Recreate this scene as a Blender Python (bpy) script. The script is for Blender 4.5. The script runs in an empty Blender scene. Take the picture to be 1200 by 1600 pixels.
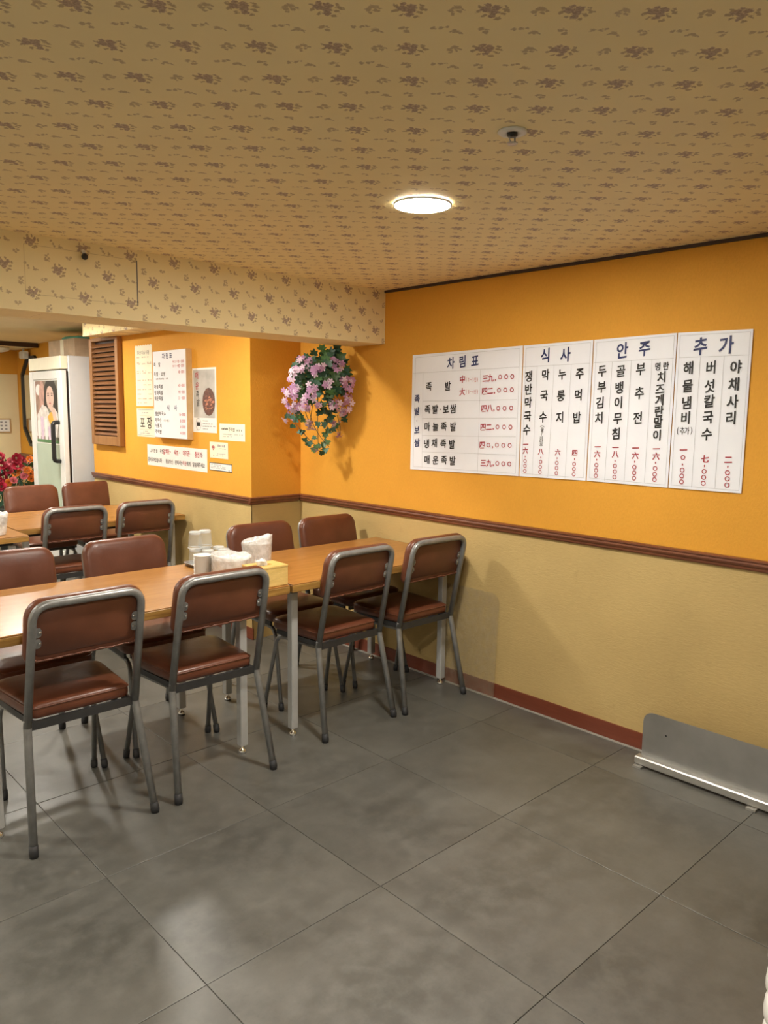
import bpy, bmesh, math, random
from mathutils import Vector, Matrix
import numpy as np

# ------------------------------------------------------------------ camera
scene = bpy.context.scene
COL = scene.collection
F_PX, YAW, PITCH, ROLL, CAM_H = 1189.27, math.radians(43.371), math.radians(-7.622), math.radians(0.759), 1.5163

def cam_axes():
    cy, sy, cp, sp = math.cos(YAW), math.sin(YAW), math.cos(PITCH), math.sin(PITCH)
    fwd = Vector((sy*cp, cy*cp, sp)); right = Vector((cy, -sy, 0)); up = right.cross(fwd)
    cr, sr = math.cos(ROLL), math.sin(ROLL)
    return right*cr + up*sr, up*cr - right*sr, fwd
RIGHT, UP, FWD = cam_axes()
cam_data = bpy.data.cameras.new('camera')
cam_data.sensor_fit = 'VERTICAL'; cam_data.sensor_height = 36.0; cam_data.sensor_width = 27.0
cam_data.lens = 36.0*F_PX/1600.0
cam_data.clip_start = 0.02
cam = bpy.data.objects.new('camera', cam_data); COL.objects.link(cam)
m = Matrix((RIGHT, UP, -FWD)).transposed().to_4x4(); m.translation = (0, 0, CAM_H)
cam.matrix_world = m
scene.camera = cam

# ------------------------------------------------------------------ world, exposure
world = bpy.data.worlds.new('world'); scene.world = world; world.use_nodes = True
world.node_tree.nodes['Background'].inputs[0].default_value = (1.0, 0.9, 0.75, 1)
world.node_tree.nodes['Background'].inputs[1].default_value = 0.02
vs = scene.view_settings
vs.view_transform = 'Standard'; vs.look = 'None'; vs.gamma = 1.0; vs.use_curve_mapping = False
vs.exposure = 3.12
LAMP_STRENGTH = 46.0
LAMP_COLOUR = (1.0, 0.945, 0.84)

# measured plane positions (metres)
WX = 3.128           # wall with the large menu
PX = 2.731           # protruding wall with the notices
PY0, PY1 = 4.139, 6.60
CEIL = 2.205
FARY = 9.70
LEFTX, BACKY = -2.9, -1.7
BEAM_Y0, BEAM_Y1, BEAM_Z = 3.322, 3.615, 1.90
RAIL0, RAIL1 = 0.900, 0.947
random.seed(7)

def ray(x, y): return RIGHT*((x-600)/F_PX) - UP*((y-800)/F_PX) + FWD
def on_x(x, y, X): d = ray(x, y); return Vector((0, 0, CAM_H)) + d*(X/d.x)
def on_y(x, y, Y): d = ray(x, y); return Vector((0, 0, CAM_H)) + d*(Y/d.y)
def on_z(x, y, Z): d = ray(x, y); return Vector((0, 0, CAM_H)) + d*((Z-CAM_H)/d.z)

# ------------------------------------------------------------------ object helpers
def link(name, me, parent=None, mat=None, loc=None):
    o = bpy.data.objects.new(name, me); COL.objects.link(o)
    if mat is not None and me is not None and len(me.materials) == 0: me.materials.append(mat)
    if parent is not None: o.parent = parent
    if loc is not None: o.location = loc
    return o
def tag(o, label, cat, group=None):
    o['label'] = label; o['category'] = cat
    if group: o['group'] = group
    return o
def thing(name, label, cat, loc=(0, 0, 0), rz=0, group=None):
    o = bpy.data.objects.new(name, None); COL.objects.link(o); o.location = loc; o.rotation_euler = (0, 0, rz)
    o.empty_display_size = 0.05
    return tag(o, label, cat, group)
def struct(o, label=None):
    o['kind'] = 'structure'
    if label: o['label'] = label
    return o
def copy_tree(o, parent=None):
    c = o.copy(); COL.objects.link(c); c.parent = parent
    for ch in list(o.children): copy_tree(ch, c)
    return c

class MB:
    """collects vertices and faces, builds ONE mesh"""
    def __init__(s): s.v = []; s.f = []; s.sm = []
    def add(s, vs, fs, smooth=False):
        n = len(s.v); s.v += [tuple(v) for v in vs]; s.f += [tuple(i+n for i in f) for f in fs]; s.sm += [smooth]*len(fs); return s
    def box(s, x0, x1, y0, y1, z0, z1):
        v = [(x, y, z) for z in (z0, z1) for y in (y0, y1) for x in (x0, x1)]
        return s.add(v, [(0, 2, 3, 1), (4, 5, 7, 6), (0, 1, 5, 4), (2, 6, 7, 3), (0, 4, 6, 2), (1, 3, 7, 5)])
    def bbox(s, x0, x1, y0, y1, z0, z1, b=0.004):
        """box with chamfered edges"""
        v = []; idx = {}
        for i, x in enumerate((x0, x1)):
            for j, y in enumerate((y0, y1)):
                for k, z in enumerate((z0, z1)):
                    dx, dy, dz = (1 if i == 0 else -1)*b, (1 if j == 0 else -1)*b, (1 if k == 0 else -1)*b
                    idx[i, j, k, 0] = len(v); v.append((x, y+dy, z+dz))
                    idx[i, j, k, 1] = len(v); v.append((x+dx, y, z+dz))
                    idx[i, j, k, 2] = len(v); v.append((x+dx, y+dy, z))
        f = []
        for i in (0, 1): f.append([idx[i, 0, 0, 0], idx[i, 1, 0, 0], idx[i, 1, 1, 0], idx[i, 0, 1, 0]][::1 if i else -1])
        for j in (0, 1): f.append([idx[0, j, 0, 1], idx[1, j, 0, 1], idx[1, j, 1, 1], idx[0, j, 1, 1]][::-1 if j else 1])
        for k in (0, 1): f.append([idx[0, 0, k, 2], idx[1, 0, k, 2], idx[1, 1, k, 2], idx[0, 1, k, 2]][::1 if k else -1])
        for a in (0, 1):
            for c in (0, 1):
                f.append([idx[a, c, 0, 0], idx[a, c, 1, 0], idx[a, c, 1, 1], idx[a, c, 0, 1]])
                f.append([idx[a, 0, c, 0], idx[a, 1, c, 0], idx[a, 1, c, 2], idx[a, 0, c, 2]])
                f.append([idx[0, a, c, 1], idx[1, a, c, 1], idx[1, a, c, 2], idx[0, a, c, 2]])
        for i in (0, 1):
            for j in (0, 1):
                for k in (0, 1): f.append([idx[i, j, k, 0], idx[i, j, k, 1], idx[i, j, k, 2]])
        return s.add(v, f)
    def tube(s, pts, r, seg=10, cap=True):
        pts = [Vector(q) for q in pts]; n = len(pts)
        rr = r if isinstance(r, (list, tuple)) else [r]*n
        vs = []; up = None
        for i, q in enumerate(pts):
            t = (pts[min(i+1, n-1)]-pts[max(i-1, 0)]).normalized()
            if up is None: up = Vector((0, 0, 1)) if abs(t.z) < 0.9 else Vector((0, 1, 0))
            a = t.cross(up).normalized(); b = a.cross(t).normalized(); up = b
            for k in range(seg):
                an = 2*math.pi*k/seg; vs.append(q + a*(math.cos(an)*rr[i]) + b*(math.sin(an)*rr[i]))
        fs = [(i*seg+k, i*seg+(k+1) % seg, (i+1)*seg+(k+1) % seg, (i+1)*seg+k) for i in range(n-1) for k in range(seg)]
        s.add(vs, fs, True)
        if cap:
            o = len(s.v)-len(vs)
            s.f.append(tuple(o+k for k in range(seg))[::-1]); s.f.append(tuple(o+(n-1)*seg+k for k in range(seg))); s.sm += [False, False]
        return s
    def lathe(s, prof, seg=20, c=(0, 0, 0), smooth=True, cap=False):
        vs = []; fs = []
        for (r, z) in prof:
            for k in range(seg):
                a = 2*math.pi*k/seg; vs.append((c[0]+r*math.cos(a), c[1]+r*math.sin(a), c[2]+z))
        for i in range(len(prof)-1):
            for k in range(seg): fs.append((i*seg+k, i*seg+(k+1) % seg, (i+1)*seg+(k+1) % seg, (i+1)*seg+k))
        if cap:
            fs.append(tuple(range(seg))[::-1]); fs.append(tuple((len(prof)-1)*seg+k for k in range(seg)))
        return s.add(vs, fs, smooth)
    def loops(s, loops, cap=True, smooth=True):
        """skin a list of closed loops having equal vertex counts"""
        n = len(loops[0]); vs = [v for l in loops for v in l]
        fs = [(i*n+k, i*n+(k+1) % n, (i+1)*n+(k+1) % n, (i+1)*n+k) for i in range(len(loops)-1) for k in range(n)]
        if cap: fs += [tuple(range(n))[::-1], tuple((len(loops)-1)*n+k for k in range(n))]
        return s.add(vs, fs, smooth)
    def build(s, name, mat, parent=None, loc=None, xf=None):
        me = s.mesh(name, mat, xf); return link(name, me, parent, None, loc)
    def mesh(s, name, mat, xf=None):
        me = bpy.data.meshes.new(name)
        v = [xf @ Vector(q) for q in s.v] if xf is not None else s.v
        me.from_pydata(v, [], s.f); me.polygons.foreach_set('use_smooth', s.sm)
        bm = bmesh.new(); bm.from_mesh(me); bmesh.ops.recalc_face_normals(bm, faces=bm.faces); bm.to_mesh(me); bm.free()
        if mat is not None: me.materials.append(mat)
        return me

def fillet(pts, r, n=5):
    """round the inner corners of a polyline"""
    pts = [Vector(q) for q in pts]; out = [pts[0]]
    for i in range(1, len(pts)-1):
        a, b, c = pts[i-1], pts[i], pts[i+1]; u = (a-b).normalized(); w = (c-b).normalized()
        rr = r[i-1] if isinstance(r, (list, tuple)) else r
        d = min(rr, (a-b).length*.49, (c-b).length*.49)
        p0, p1 = b+u*d, b+w*d
        for k in range(n+1):
            t = k/n; out.append(p0*(1-t)**2 + b*(2*t*(1-t)) + p1*t*t)
    return out + [pts[-1]]
def rrect(w, h, r, n=5):
    """rounded rectangle outline, centred; r may be 4 radii starting at +x+y going ccw"""
    rs = r if isinstance(r, (list, tuple)) else [r]*4; out = []
    for (sx, sy, a0), rr in zip(((1, 1, 0), (-1, 1, 90), (-1, -1, 180), (1, -1, 270)), rs):
        for k in range(n+1):
            a = math.radians(a0+90*k/n); out.append((sx*(w/2-rr)+rr*math.cos(a), sy*(h/2-rr)+rr*math.sin(a)))
    return out

# ------------------------------------------------------------------ materials
class NT:
    def __init__(s, name):
        s.mat = bpy.data.materials.new(name); s.mat.use_nodes = True; s.t = s.mat.node_tree
        s.b = s.t.nodes['Principled BSDF']; s.out = s.t.nodes['Material Output']
    def n(s, kind, **kw):
        nd = s.t.nodes.new(kind)
        for k, v in kw.items(): setattr(nd, k, v)
        return nd
    def l(s, a, b): s.t.links.new(a, b)
    def setin(s, sock, v):
        if hasattr(v, 'is_linked') or isinstance(v, bpy.types.NodeSocket): s.l(v, sock)
        else: sock.default_value = v
    def math(s, op, a, b=0.0, c=None):
        nd = s.n('ShaderNodeMath', operation=op); s.setin(nd.inputs[0], a); s.setin(nd.inputs[1], b)
        if c is not None: s.setin(nd.inputs[2], c)
        return nd.outputs[0]
    def vmath(s, op, a, b=(0, 0, 0)):
        nd = s.n('ShaderNodeVectorMath', operation=op); s.setin(nd.inputs[0], a); s.setin(nd.inputs[1], b)
        return nd.outputs['Value'] if op in ('LENGTH', 'DISTANCE', 'DOT_PRODUCT') else nd.outputs['Vector']
    def mix(s, f, a, b):
        nd = s.n('ShaderNodeMix', data_type='RGBA'); s.setin(nd.inputs[0], f)
        s.setin(nd.inputs[6], a if not isinstance(a, tuple) else (*a[:3], 1)); s.setin(nd.inputs[7], b if not isinstance(b, tuple) else (*b[:3], 1))
        return nd.outputs[2]
    def coords(s, kind='Object', scale=(1, 1, 1)):
        tc = s.n('ShaderNodeTexCoord'); mp = s.n('ShaderNodeMapping'); mp.inputs['Scale'].default_value = scale
        if kind == 'World':
            g = s.n('ShaderNodeNewGeometry'); s.l(g.outputs['Position'], mp.inputs[0])
        else: s.l(tc.outputs[kind], mp.inputs[0])
        return mp.outputs[0]
    def noise(s, vec, scale, detail=4.0, rough=0.55):
        nd = s.n('ShaderNodeTexNoise'); s.l(vec, nd.inputs['Vector']); nd.inputs['Scale'].default_value = scale
        nd.inputs['Detail'].default_value = detail; nd.inputs['Roughness'].default_value = rough
        return nd.outputs['Fac']
    def ramp(s, v, lo, hi, a=0.0, b=1.0):
        nd = s.n('ShaderNodeMapRange'); s.setin(nd.inputs[0], v); nd.inputs[1].default_value = lo; nd.inputs[2].default_value = hi
        nd.inputs[3].default_value = a; nd.inputs[4].default_value = b; return nd.outputs[0]
    def bump(s, h, strength=0.3, dist=0.002):
        nd = s.n('ShaderNodeBump'); nd.inputs['Strength'].default_value = strength; nd.inputs['Distance'].default_value = dist
        s.l(h, nd.inputs['Height']); s.l(nd.outputs[0], s.b.inputs['Normal'])
    def base(s, col, rough=0.5, metal=0.0, spec=0.5):
        s.setin(s.b.inputs['Base Color'], col if not isinstance(col, tuple) else (*col[:3], 1))
        s.setin(s.b.inputs['Roughness'], rough); s.b.inputs['Metallic'].default_value = metal
        s.b.inputs['Specular IOR Level'].default_value = spec; return s

def simple(name, col, rough=0.5, metal=0.0, spec=0.5, var=0.12, scale=14.0, bump=0.0, bscale=120.0):
    """plain coloured material with slight procedural mottling"""
    n = NT(name); v = n.coords()
    nz = n.noise(v, scale)
    dark = tuple(c*(1-var) for c in col); lite = tuple(min(1, c*(1+var)) for c in col)
    n.base(n.mix(n.ramp(nz, .3, .7), dark, lite), rough, metal, spec)
    if bump: n.bump(n.noise(v, bscale, 3), bump, .0012)
    return n.mat

M = {}
def stucco(name, col, kind):
    n = NT(name)
    if kind == 'upper':
        v = n.coords('World', (1, 1, .45)); fine = n.noise(v, 150, 3, .6)
        big = n.noise(n.coords('World'), 1.6, 4)
        c = n.mix(n.ramp(big, .3, .7), tuple(x*.94 for x in col), tuple(min(1, x*1.05) for x in col))
        c = n.mix(n.ramp(fine, .25, .75, 0, .16), c, tuple(x*.55 for x in col))
        n.base(c, .72, 0, .25); n.bump(fine, .5, .003)
    else:
        v = n.coords('World', (.28, .28, 1)); fine = n.noise(v, 130, 4, .65)
        big = n.noise(n.coords('World', (1, 1, 1)), 2.2, 5); st = n.noise(n.coords('World', (1, 1, .8)), 9, 5, .7)
        c = n.mix(n.ramp(big, .3, .7), tuple(x*.92 for x in col), tuple(min(1, x*1.06) for x in col))
        c = n.mix(n.ramp(st, .62, .8, 0, .28), c, tuple(x*.5 for x in col))
        c = n.mix(n.ramp(fine, .25, .75, 0, .14), c, tuple(x*.55 for x in col))
        n.base(c, .78, 0, .2); n.bump(fine, .45, .003)
    return n.mat
M['orange'] = stucco('orange_stucco', (.77, .37, .046), 'upper')
M['khaki'] = stucco('khaki_wallcovering', (.555, .40, .168), 'lower')

def wallpaper(name, axes, base=(.92, .79, .46), ox=0.0, oy=0.0, P=.2105, Q=.1985):
    """cream wallpaper with a half-drop repeat of flower sprays and small sprigs"""
    n = NT(name); g = n.n('ShaderNodeNewGeometry'); sep = n.n('ShaderNodeSeparateXYZ'); n.l(g.outputs['Position'], sep.inputs[0])
    wob = n.n('ShaderNodeTexNoise'); n.l(g.outputs['Position'], wob.inputs['Vector']); wob.inputs['Scale'].default_value = 130; wob.inputs['Detail'].default_value = 3
    dv = n.vmath('SUBTRACT', wob.outputs['Color'], (.5, .5, .5)); dsep = n.n('ShaderNodeSeparateXYZ'); n.l(dv, dsep.inputs[0])
    x = n.math('ADD', sep.outputs['XYZ'.index(axes[0])], n.math('MULTIPLY', dsep.outputs[0], .016))
    y = n.math('ADD', sep.outputs['XYZ'.index(axes[1])], n.math('MULTIPLY', dsep.outputs[1], .016))
    def local(px, py):
        a = n.math('MULTIPLY', n.math('SUBTRACT', x, ox+px), 1/P); b = n.math('MULTIPLY', n.math('SUBTRACT', y, oy+py), 1/Q)
        fu = n.math('SUBTRACT', n.math('FRACT', n.math('ADD', n.math('ADD', a, b), 100.5)), .5)
        fv = n.math('SUBTRACT', n.math('FRACT', n.math('ADD', n.math('SUBTRACT', a, b), 100.5)), .5)
        cb = n.n('ShaderNodeCombineXYZ')
        n.l(n.math('MULTIPLY', n.math('ADD', fu, fv), P/2), cb.inputs[0]); n.l(n.math('MULTIPLY', n.math('SUBTRACT', fu, fv), Q/2), cb.inputs[1])
        return cb.outputs[0]
    def blobs(vec, lst):
        d = None
        for (a, b, rx, ry) in lst:
            q = n.vmath('MULTIPLY', n.vmath('SUBTRACT', vec, (a, b, 0)), (1/rx, 1/ry, 0))
            e = n.vmath('LENGTH', q); d = e if d is None else n.math('MINIMUM', d, e)
        return d
    big = local(0, 0)
    fl = blobs(big, [(-.012, .008, .011, .010), (.004, .004, .010, .009), (-.004, -.008, .010, .009), (.012, .014, .007, .008), (-.020, -.004, .006, .006)])
    lf = blobs(big, [(.020, -.004, .008, .004), (.016, -.016, .009, .005), (-.016, .022, .005, .007), (.002, .024, .004, .006), (-.026, .010, .006, .004), (.006, -.022, .006, .004), (.026, .012, .005, .006)])
    small = None
    for (px, py, k) in [(.060, -.050, 0), (.114, -.004, 1), (.083, .009, 2), (-.062, -.042, 3), (-.050, .038, 1)]:
        v = local(px, py)
        shp = [[(-.005, .004, .007, .006), (.006, -.004, .006, .005), (.004, .009, .004, .004)], [(0, 0, .009, .006), (-.004, .007, .004, .005), (.011, -.002, .005, .003)],
               [(-.006, .008, .006, .006), (.003, -.003, .005, .006), (.008, -.012, .004, .004)], [(-.008, 0, .006, .007), (.007, .002, .006, .006), (0, -.006, .004, .004)]][k]
        e = blobs(v, shp); small = e if small is None else n.math('MINIMUM', small, e)
    mf = n.ramp(fl, .78, 1.10, .78, 0); ml = n.ramp(lf, .72, 1.12, .60, 0); ms = n.ramp(small, .7, 1.12, .52, 0)
    pap = n.noise(g.outputs['Position'], 3.0, 4)
    c = n.mix(n.ramp(pap, .3, .7), tuple(q*.97 for q in base), tuple(min(1, q*1.03) for q in base))
    c = n.mix(ms, c, (.30, .17, .11))
    c = n.mix(ml, c, (.30, .18, .11))
    fine = n.noise(g.outputs['Position'], 190, 2)
    c = n.mix(mf, c, n.mix(n.ramp(fine, .4, .62), (.26, .16, .15), (.46, .32, .27)))
    n.base(c, .62, 0, .3); n.bump(n.noise(g.outputs['Position'], 260, 2), .12, .001)
    return n.mat
M['paper_ceiling'] = wallpaper('floral_wallpaper_ceiling', 'XY', ox=1.001, oy=1.01)
M['paper_beam'] = wallpaper('floral_wallpaper_beam', 'XZ', ox=1.150, oy=2.174, P=.2115, Q=.2035)
M['paper_soffit'] = wallpaper('floral_wallpaper_soffit', 'YZ', ox=1.150, oy=2.174)
M['white_paint'] = simple('white_wall_paint', (.80, .76, .66), .6, var=.03, scale=2)
M['plain_paper'] = simple('plain_cream_wallpaper', (.84, .72, .45), .65, var=.05, scale=2)

def tile_mat():
    n = NT('grey_vinyl_tile'); w = n.coords('World'); oi = n.n('ShaderNodeObjectInfo')
    sh = n.n('ShaderNodeCombineXYZ'); n.l(n.math('MULTIPLY', oi.outputs['Random'], 37.0), sh.inputs[0]); n.l(n.math('MULTIPLY', oi.outputs['Random'], 11.0), sh.inputs[1])
    v = n.vmath('ADD', w, sh.outputs[0])
    big = n.noise(v, 2.6, 6, .6); mid = n.noise(v, 14, 6, .65); fine = n.noise(v, 90, 3, .6)
    c = n.mix(n.ramp(big, .32, .68), (.074, .073, .064), (.132, .129, .115))
    c = n.mix(n.ramp(mid, .42, .70, 0, .55), c, (.170, .167, .150))
    c = n.mix(n.ramp(fine, .55, .8, 0, .25), c, (.06, .057, .05))
    c = n.mix(n.math('MULTIPLY', oi.outputs['Random'], .14), c, (.07, .067, .058))
    n.base(c, n.ramp(mid, .3, .7, .32, .45), 0, .72); n.bump(n.noise(v, 160, 3), .10, .0012)
    return n.mat
M['tile'] = tile_mat()
M['grout'] = simple('dark_tile_joint', (.04, .038, .032), .8)

def vinyl_mat():
    n = NT('brown_vinyl'); v = n.coords('Object'); oi = n.n('ShaderNodeObjectInfo')
    nz = n.noise(v, 9, 5, .6); gr = n.noise(v, 420, 2)
    c = n.mix(n.ramp(nz, .3, .72), (.110, .034, .016), (.175, .058, .028))
    c = n.mix(n.math('MULTIPLY', oi.outputs['Random'], .35), c, (.13, .042, .022))
    n.base(c, n.ramp(nz, .3, .7, .28, .40), 0, .5)
    wr = n.noise(n.coords('Object', (1, 1, 1)), 26, 4, .6)
    n.bump(n.math('ADD', n.math('MULTIPLY', gr, .25), wr), .28, .0030)
    return n.mat
M['vinyl'] = vinyl_mat()
M['vinyl_back'] = simple('brown_vinyl_back_panel', (.115, .038, .018), .42, var=.2, scale=7, bump=.2, bscale=40)
M['stitch'] = simple('brown_vinyl_edging', (.15, .055, .03), .45, var=.3, scale=60)
M['tube'] = simple('grey_steel_tube', (.27, .27, .265), .38, .5, var=.15, scale=30)
M['darkframe'] = simple('dark_steel_frame', (.07, .07, .072), .45, .6)
M['rubber'] = simple('black_rubber', (.022, .022, .024), .6)
M['bolt'] = simple('bright_bolt_steel', (.5, .5, .5), .3, 1.0)
M['leg'] = simple('silver_table_leg', (.50, .50, .49), .40, .25, var=.06)
M['chrome'] = simple('chrome', (.8, .8, .8), .14, 1.0, var=.02)

def wood(name, a, b, rough, scale=(1.2, 14, 14), rs=3.0, spec=.5):
    n = NT(name); v = n.coords('Object', scale)
    g = n.noise(v, rs, 6, .62); g2 = n.noise(v, rs*7, 3)
    c = n.mix(n.ramp(g, .3, .7), a, b); c = n.mix(n.ramp(g2, .4, .8, 0, .3), c, tuple(x*.6 for x in a))
    n.base(c, rough, 0, spec); n.bump(g2, .05, .001); return n.mat
M['tabletop'] = wood('orange_brown_laminate', (.33, .148, .036), (.42, .20, .055), .27, spec=.5)
M['tabledge'] = wood('table_edge_wood', (.22, .105, .022), (.45, .25, .06), .45, (1.5, 20, 30))
M['rail'] = wood('brown_rail_wood', (.14, .045, .022), (.24, .085, .04), .33, (8, 1.0, 14))
M['baseboard'] = wood('red_brown_baseboard', (.16, .038, .018), (.20, .05, .024), .42, (6, 1.0, 10))
M['crown'] = simple('dark_brown_crown', (.045, .024, .018), .5)
M['sealant'] = simple('pale_sealant', (.34, .33, .29), .5)
M['louver'] = wood('louver_wood', (.16, .065, .022), (.25, .11, .045), .45, (10, 1.2, 10))
M['louver_frame'] = wood('louver_frame_wood', (.26, .115, .035), (.36, .17, .055), .45, (10, 10, 1.2))
M['boxwood'] = wood('light_pine', (.66, .43, .12), (.80, .56, .20), .42, (3, 18, 18))
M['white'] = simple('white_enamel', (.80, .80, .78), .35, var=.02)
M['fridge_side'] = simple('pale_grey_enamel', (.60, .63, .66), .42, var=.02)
M['whiteplastic'] = simple('white_plastic', (.80, .79, .75), .4, var=.03)
M['paperwhite'] = simple('white_paper', (.83, .82, .80), .45, var=.02)
M['papercream'] = simple('cream_paper', (.86, .80, .62), .55, var=.03)
M['papergreen'] = simple('pale_green_paper', (.76, .80, .64), .5, var=.03)
M['papergrey'] = simple('grey_poster_print', (.50, .48, .45), .5, var=.2, scale=8)
M['boardedge'] = simple('tan_board_edge', (.55, .36, .17), .5)
M['black'] = simple('black_plastic', (.012, .012, .013), .35)
M['ink_black'] = simple('black_ink', (.012, .011, .012), .55)
M['ink_navy'] = simple('navy_ink', (.015, .025, .12), .55)
M['ink_red'] = simple('red_ink', (.40, .012, .030), .55)
M['ink_grey'] = simple('grey_ink', (.30, .29, .30), .6)
M['ink_faint'] = simple('faint_brown_ink', (.50, .36, .24), .6)
M['ink_pink'] = simple('faded_red_ink', (.55, .10, .10), .6)
M['line'] = simple('grey_rule', (.42, .42, .44), .6)
M['line_gap'] = simple('dark_gap', (.1, .1, .11), .6)
M['steel'] = simple('brushed_stainless', (.44, .44, .43), .40, .85, var=.12, scale=6)
M['steel_light'] = simple('stainless_rail', (.52, .51, .48), .42, .8, var=.06)
M['mirrorframe'] = simple('black_mirror_frame', (.03, .025, .02), .4)
M['cardboard'] = simple('cardboard', (.52, .38, .25), .7)
M['teal'] = simple('teal_cloth', (.16, .48, .38), .7)
M['leafgreen'] = simple('leaf_green', (.055, .13, .035), .45, var=.5, scale=9)
M['leafdark'] = simple('leaf_dark_green', (.025, .075, .035), .45, var=.4, scale=9)
M['leafblue'] = simple('leaf_blue_green', (.06, .15, .10), .5, var=.3)
M['stem'] = simple('brown_stem', (.10, .07, .03), .6)
M['lilac'] = simple('lilac_petal', (.50, .27, .47), .6, var=.25, scale=30)
M['palelilac'] = simple('pale_lilac_petal', (.72, .56, .70), .6, var=.15, scale=30)
M['petalcentre'] = simple('cream_petal_centre', (.75, .7, .55), .6)
M['redpetal'] = simple('crimson_petal', (.36, .012, .035), .55, var=.4, scale=30)
M['pinkpetal'] = simple('pink_petal', (.70, .18, .22), .55, var=.25, scale=30)
M['orangepetal'] = simple('orange_petal', (.75, .22, .03), .55, var=.25, scale=30)
M['pot'] = simple('dark_flower_pot', (.03, .035, .03), .5)
def glass_mat(name, col=(1, 1, 1), rough=0.0, ior=1.45):
    n = NT(name); n.base(col, rough); n.b.inputs['Transmission Weight'].default_value = 1.0; n.b.inputs['IOR'].default_value = ior; return n.mat

def sheet_mat(name, col, trans, rough, var=.07, bump=0):
    """thin clear or milky plastic: transparent mixed with a glossy surface"""
    n = NT(name); v = n.coords('Object'); nz = n.noise(v, 30, 4)
    n.base(col, rough, 0, .6)
    if bump: n.bump(n.noise(n.coords('Object', (1, 1, .6)), 38, 3, .6), bump, .012)
    tr = n.n('ShaderNodeBsdfTransparent'); mx = n.n('ShaderNodeMixShader')
    n.l(n.ramp(nz, .3, .7, trans-var, trans+var), mx.inputs[0]); n.l(n.b.outputs[0], mx.inputs[1]); n.l(tr.outputs[0], mx.inputs[2]); n.l(mx.outputs[0], n.out.inputs[0])
    return n.mat
M['acrylic'] = sheet_mat('clear_acrylic', (.40, .35, .25), .86, .12)
M['glass'] = sheet_mat('clear_glass', (.82, .86, .86), .885, .04, .01)
M['glassbase'] = sheet_mat('thick_glass_base', (.82, .85, .85), .45, .05, .02)
M['bag'] = sheet_mat('milky_plastic_bag', (.93, .93, .92), .46, .14, .15, 1.0)
M['bagfilm'] = sheet_mat('clear_bag_film', (.95, .95, .94), .55, .14)
def emit(name, col, st):
    n = NT(name); n.base((.8, .8, .8), .5); n.b.inputs['Emission Color'].default_value = (*col, 1); n.b.inputs['Emission Strength'].default_value = st; return n.mat
M['lamp'] = emit('lamp_diffuser', LAMP_COLOUR, LAMP_STRENGTH)
def mirror_mat():
    n = NT('mirror_glass'); n.base((.80, .78, .68), .03, 1.0); return n.mat
M['mirror'] = mirror_mat()
M['fridgeglass'] = simple('green_white_fridge_glass', (.46, .56, .47), .12, var=.06, scale=3)

# ------------------------------------------------------------------ room shell
def quad_panel(name, x0, x1, y0, y1, z0, z1, mat, parent=None):
    return MB().box(x0, x1, y0, y1, z0, z1).build(name, mat, parent)
def two_tone(name, x0, x1, y0, y1, label, ztop=CEIL, split=.92, face=None):
    """orange wall block; the khaki lower covering is a thin child panel on its room side"""
    w = struct(quad_panel(name, x0, x1, y0, y1, 0, ztop, M['orange']), label)
    if face:
        a, b = face
        t = .004
        if a == '-x': quad_panel('lower_wallcovering', x0-t, x0-.0002, y0, y1, 0, split, M['khaki'], w)
        if a == '+x': quad_panel('lower_wallcovering', x1+.0002, x1+t, y0, y1, 0, split, M['khaki'], w)
        if a == '-y': quad_panel('lower_wallcovering', x0, x1, y0-t, y0-.0002, 0, split, M['khaki'], w)
        if a == '+y': quad_panel('lower_wallcovering', x0, x1, y1+.0002, y1+t, 0, split, M['khaki'], w)
    return w
two_tone('wall_right', WX, WX+.15, BACKY, FARY+.15, 'orange stucco wall with khaki lower half behind the big menu', face=('-x', 0))
pier = struct(quad_panel('wall_pier', PX, WX-.001, PY0, PY1, 0, CEIL, M['orange']), 'protruding orange wall block that carries the notices')
quad_panel('lower_wallcovering', PX-.004, PX-.0002, PY0-.004, PY1, 0, .92, M['khaki'], pier)
quad_panel('lower_wallcovering', PX-.004, WX-.006, PY0-.004, PY0-.0002, 0, .92, M['khaki'], pier)
far = struct(quad_panel('wall_back', LEFTX, WX-.001, FARY, FARY+.15, 0, CEIL, M['orange']), 'far wall, cream below and orange above')
quad_panel('cream_covering', LEFTX, WX-.006, FARY-.005, FARY-.0002, 0, 1.88, M['papercream2'] if 'papercream2' in M else M['plain_paper'], far)
struct(quad_panel('wall_left', LEFTX-.15, LEFTX, BACKY, FARY, 0, CEIL, M['white_paint']), 'white wall left of the camera')
struct(quad_panel('wall_front', LEFTX, WX-.001, BACKY-.15, BACKY, 0, CEIL, M['white_paint']), 'white wall behind the camera')

# ceiling: papered field before the beam, plain field beyond, both recess-free slabs
struct(quad_panel('ceiling', LEFTX, WX-.001, BACKY, BEAM_Y0-.001, CEIL, CEIL+.12, M['paper_ceiling']), 'low ceiling papered in cream with purple-brown flower sprays')
struct(quad_panel('ceiling', LEFTX, WX-.001, BEAM_Y1+.001, FARY-.001, CEIL, CEIL+.12, M['plain_paper']), 'plain cream ceiling beyond the beam')
beam = struct(quad_panel('ceiling_beam', LEFTX, WX-.001, BEAM_Y0, BEAM_Y1, BEAM_Z, CEIL+.12, M['paper_beam']), 'dropped beam papered in cream with flower sprays')
struct(quad_panel('ceiling_soffit', 2.53, PX-.001, BEAM_Y1+.002, 6.25, 2.075, CEIL-.001, M['paper_soffit']), 'small boxed soffit along the notice wall')
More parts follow.
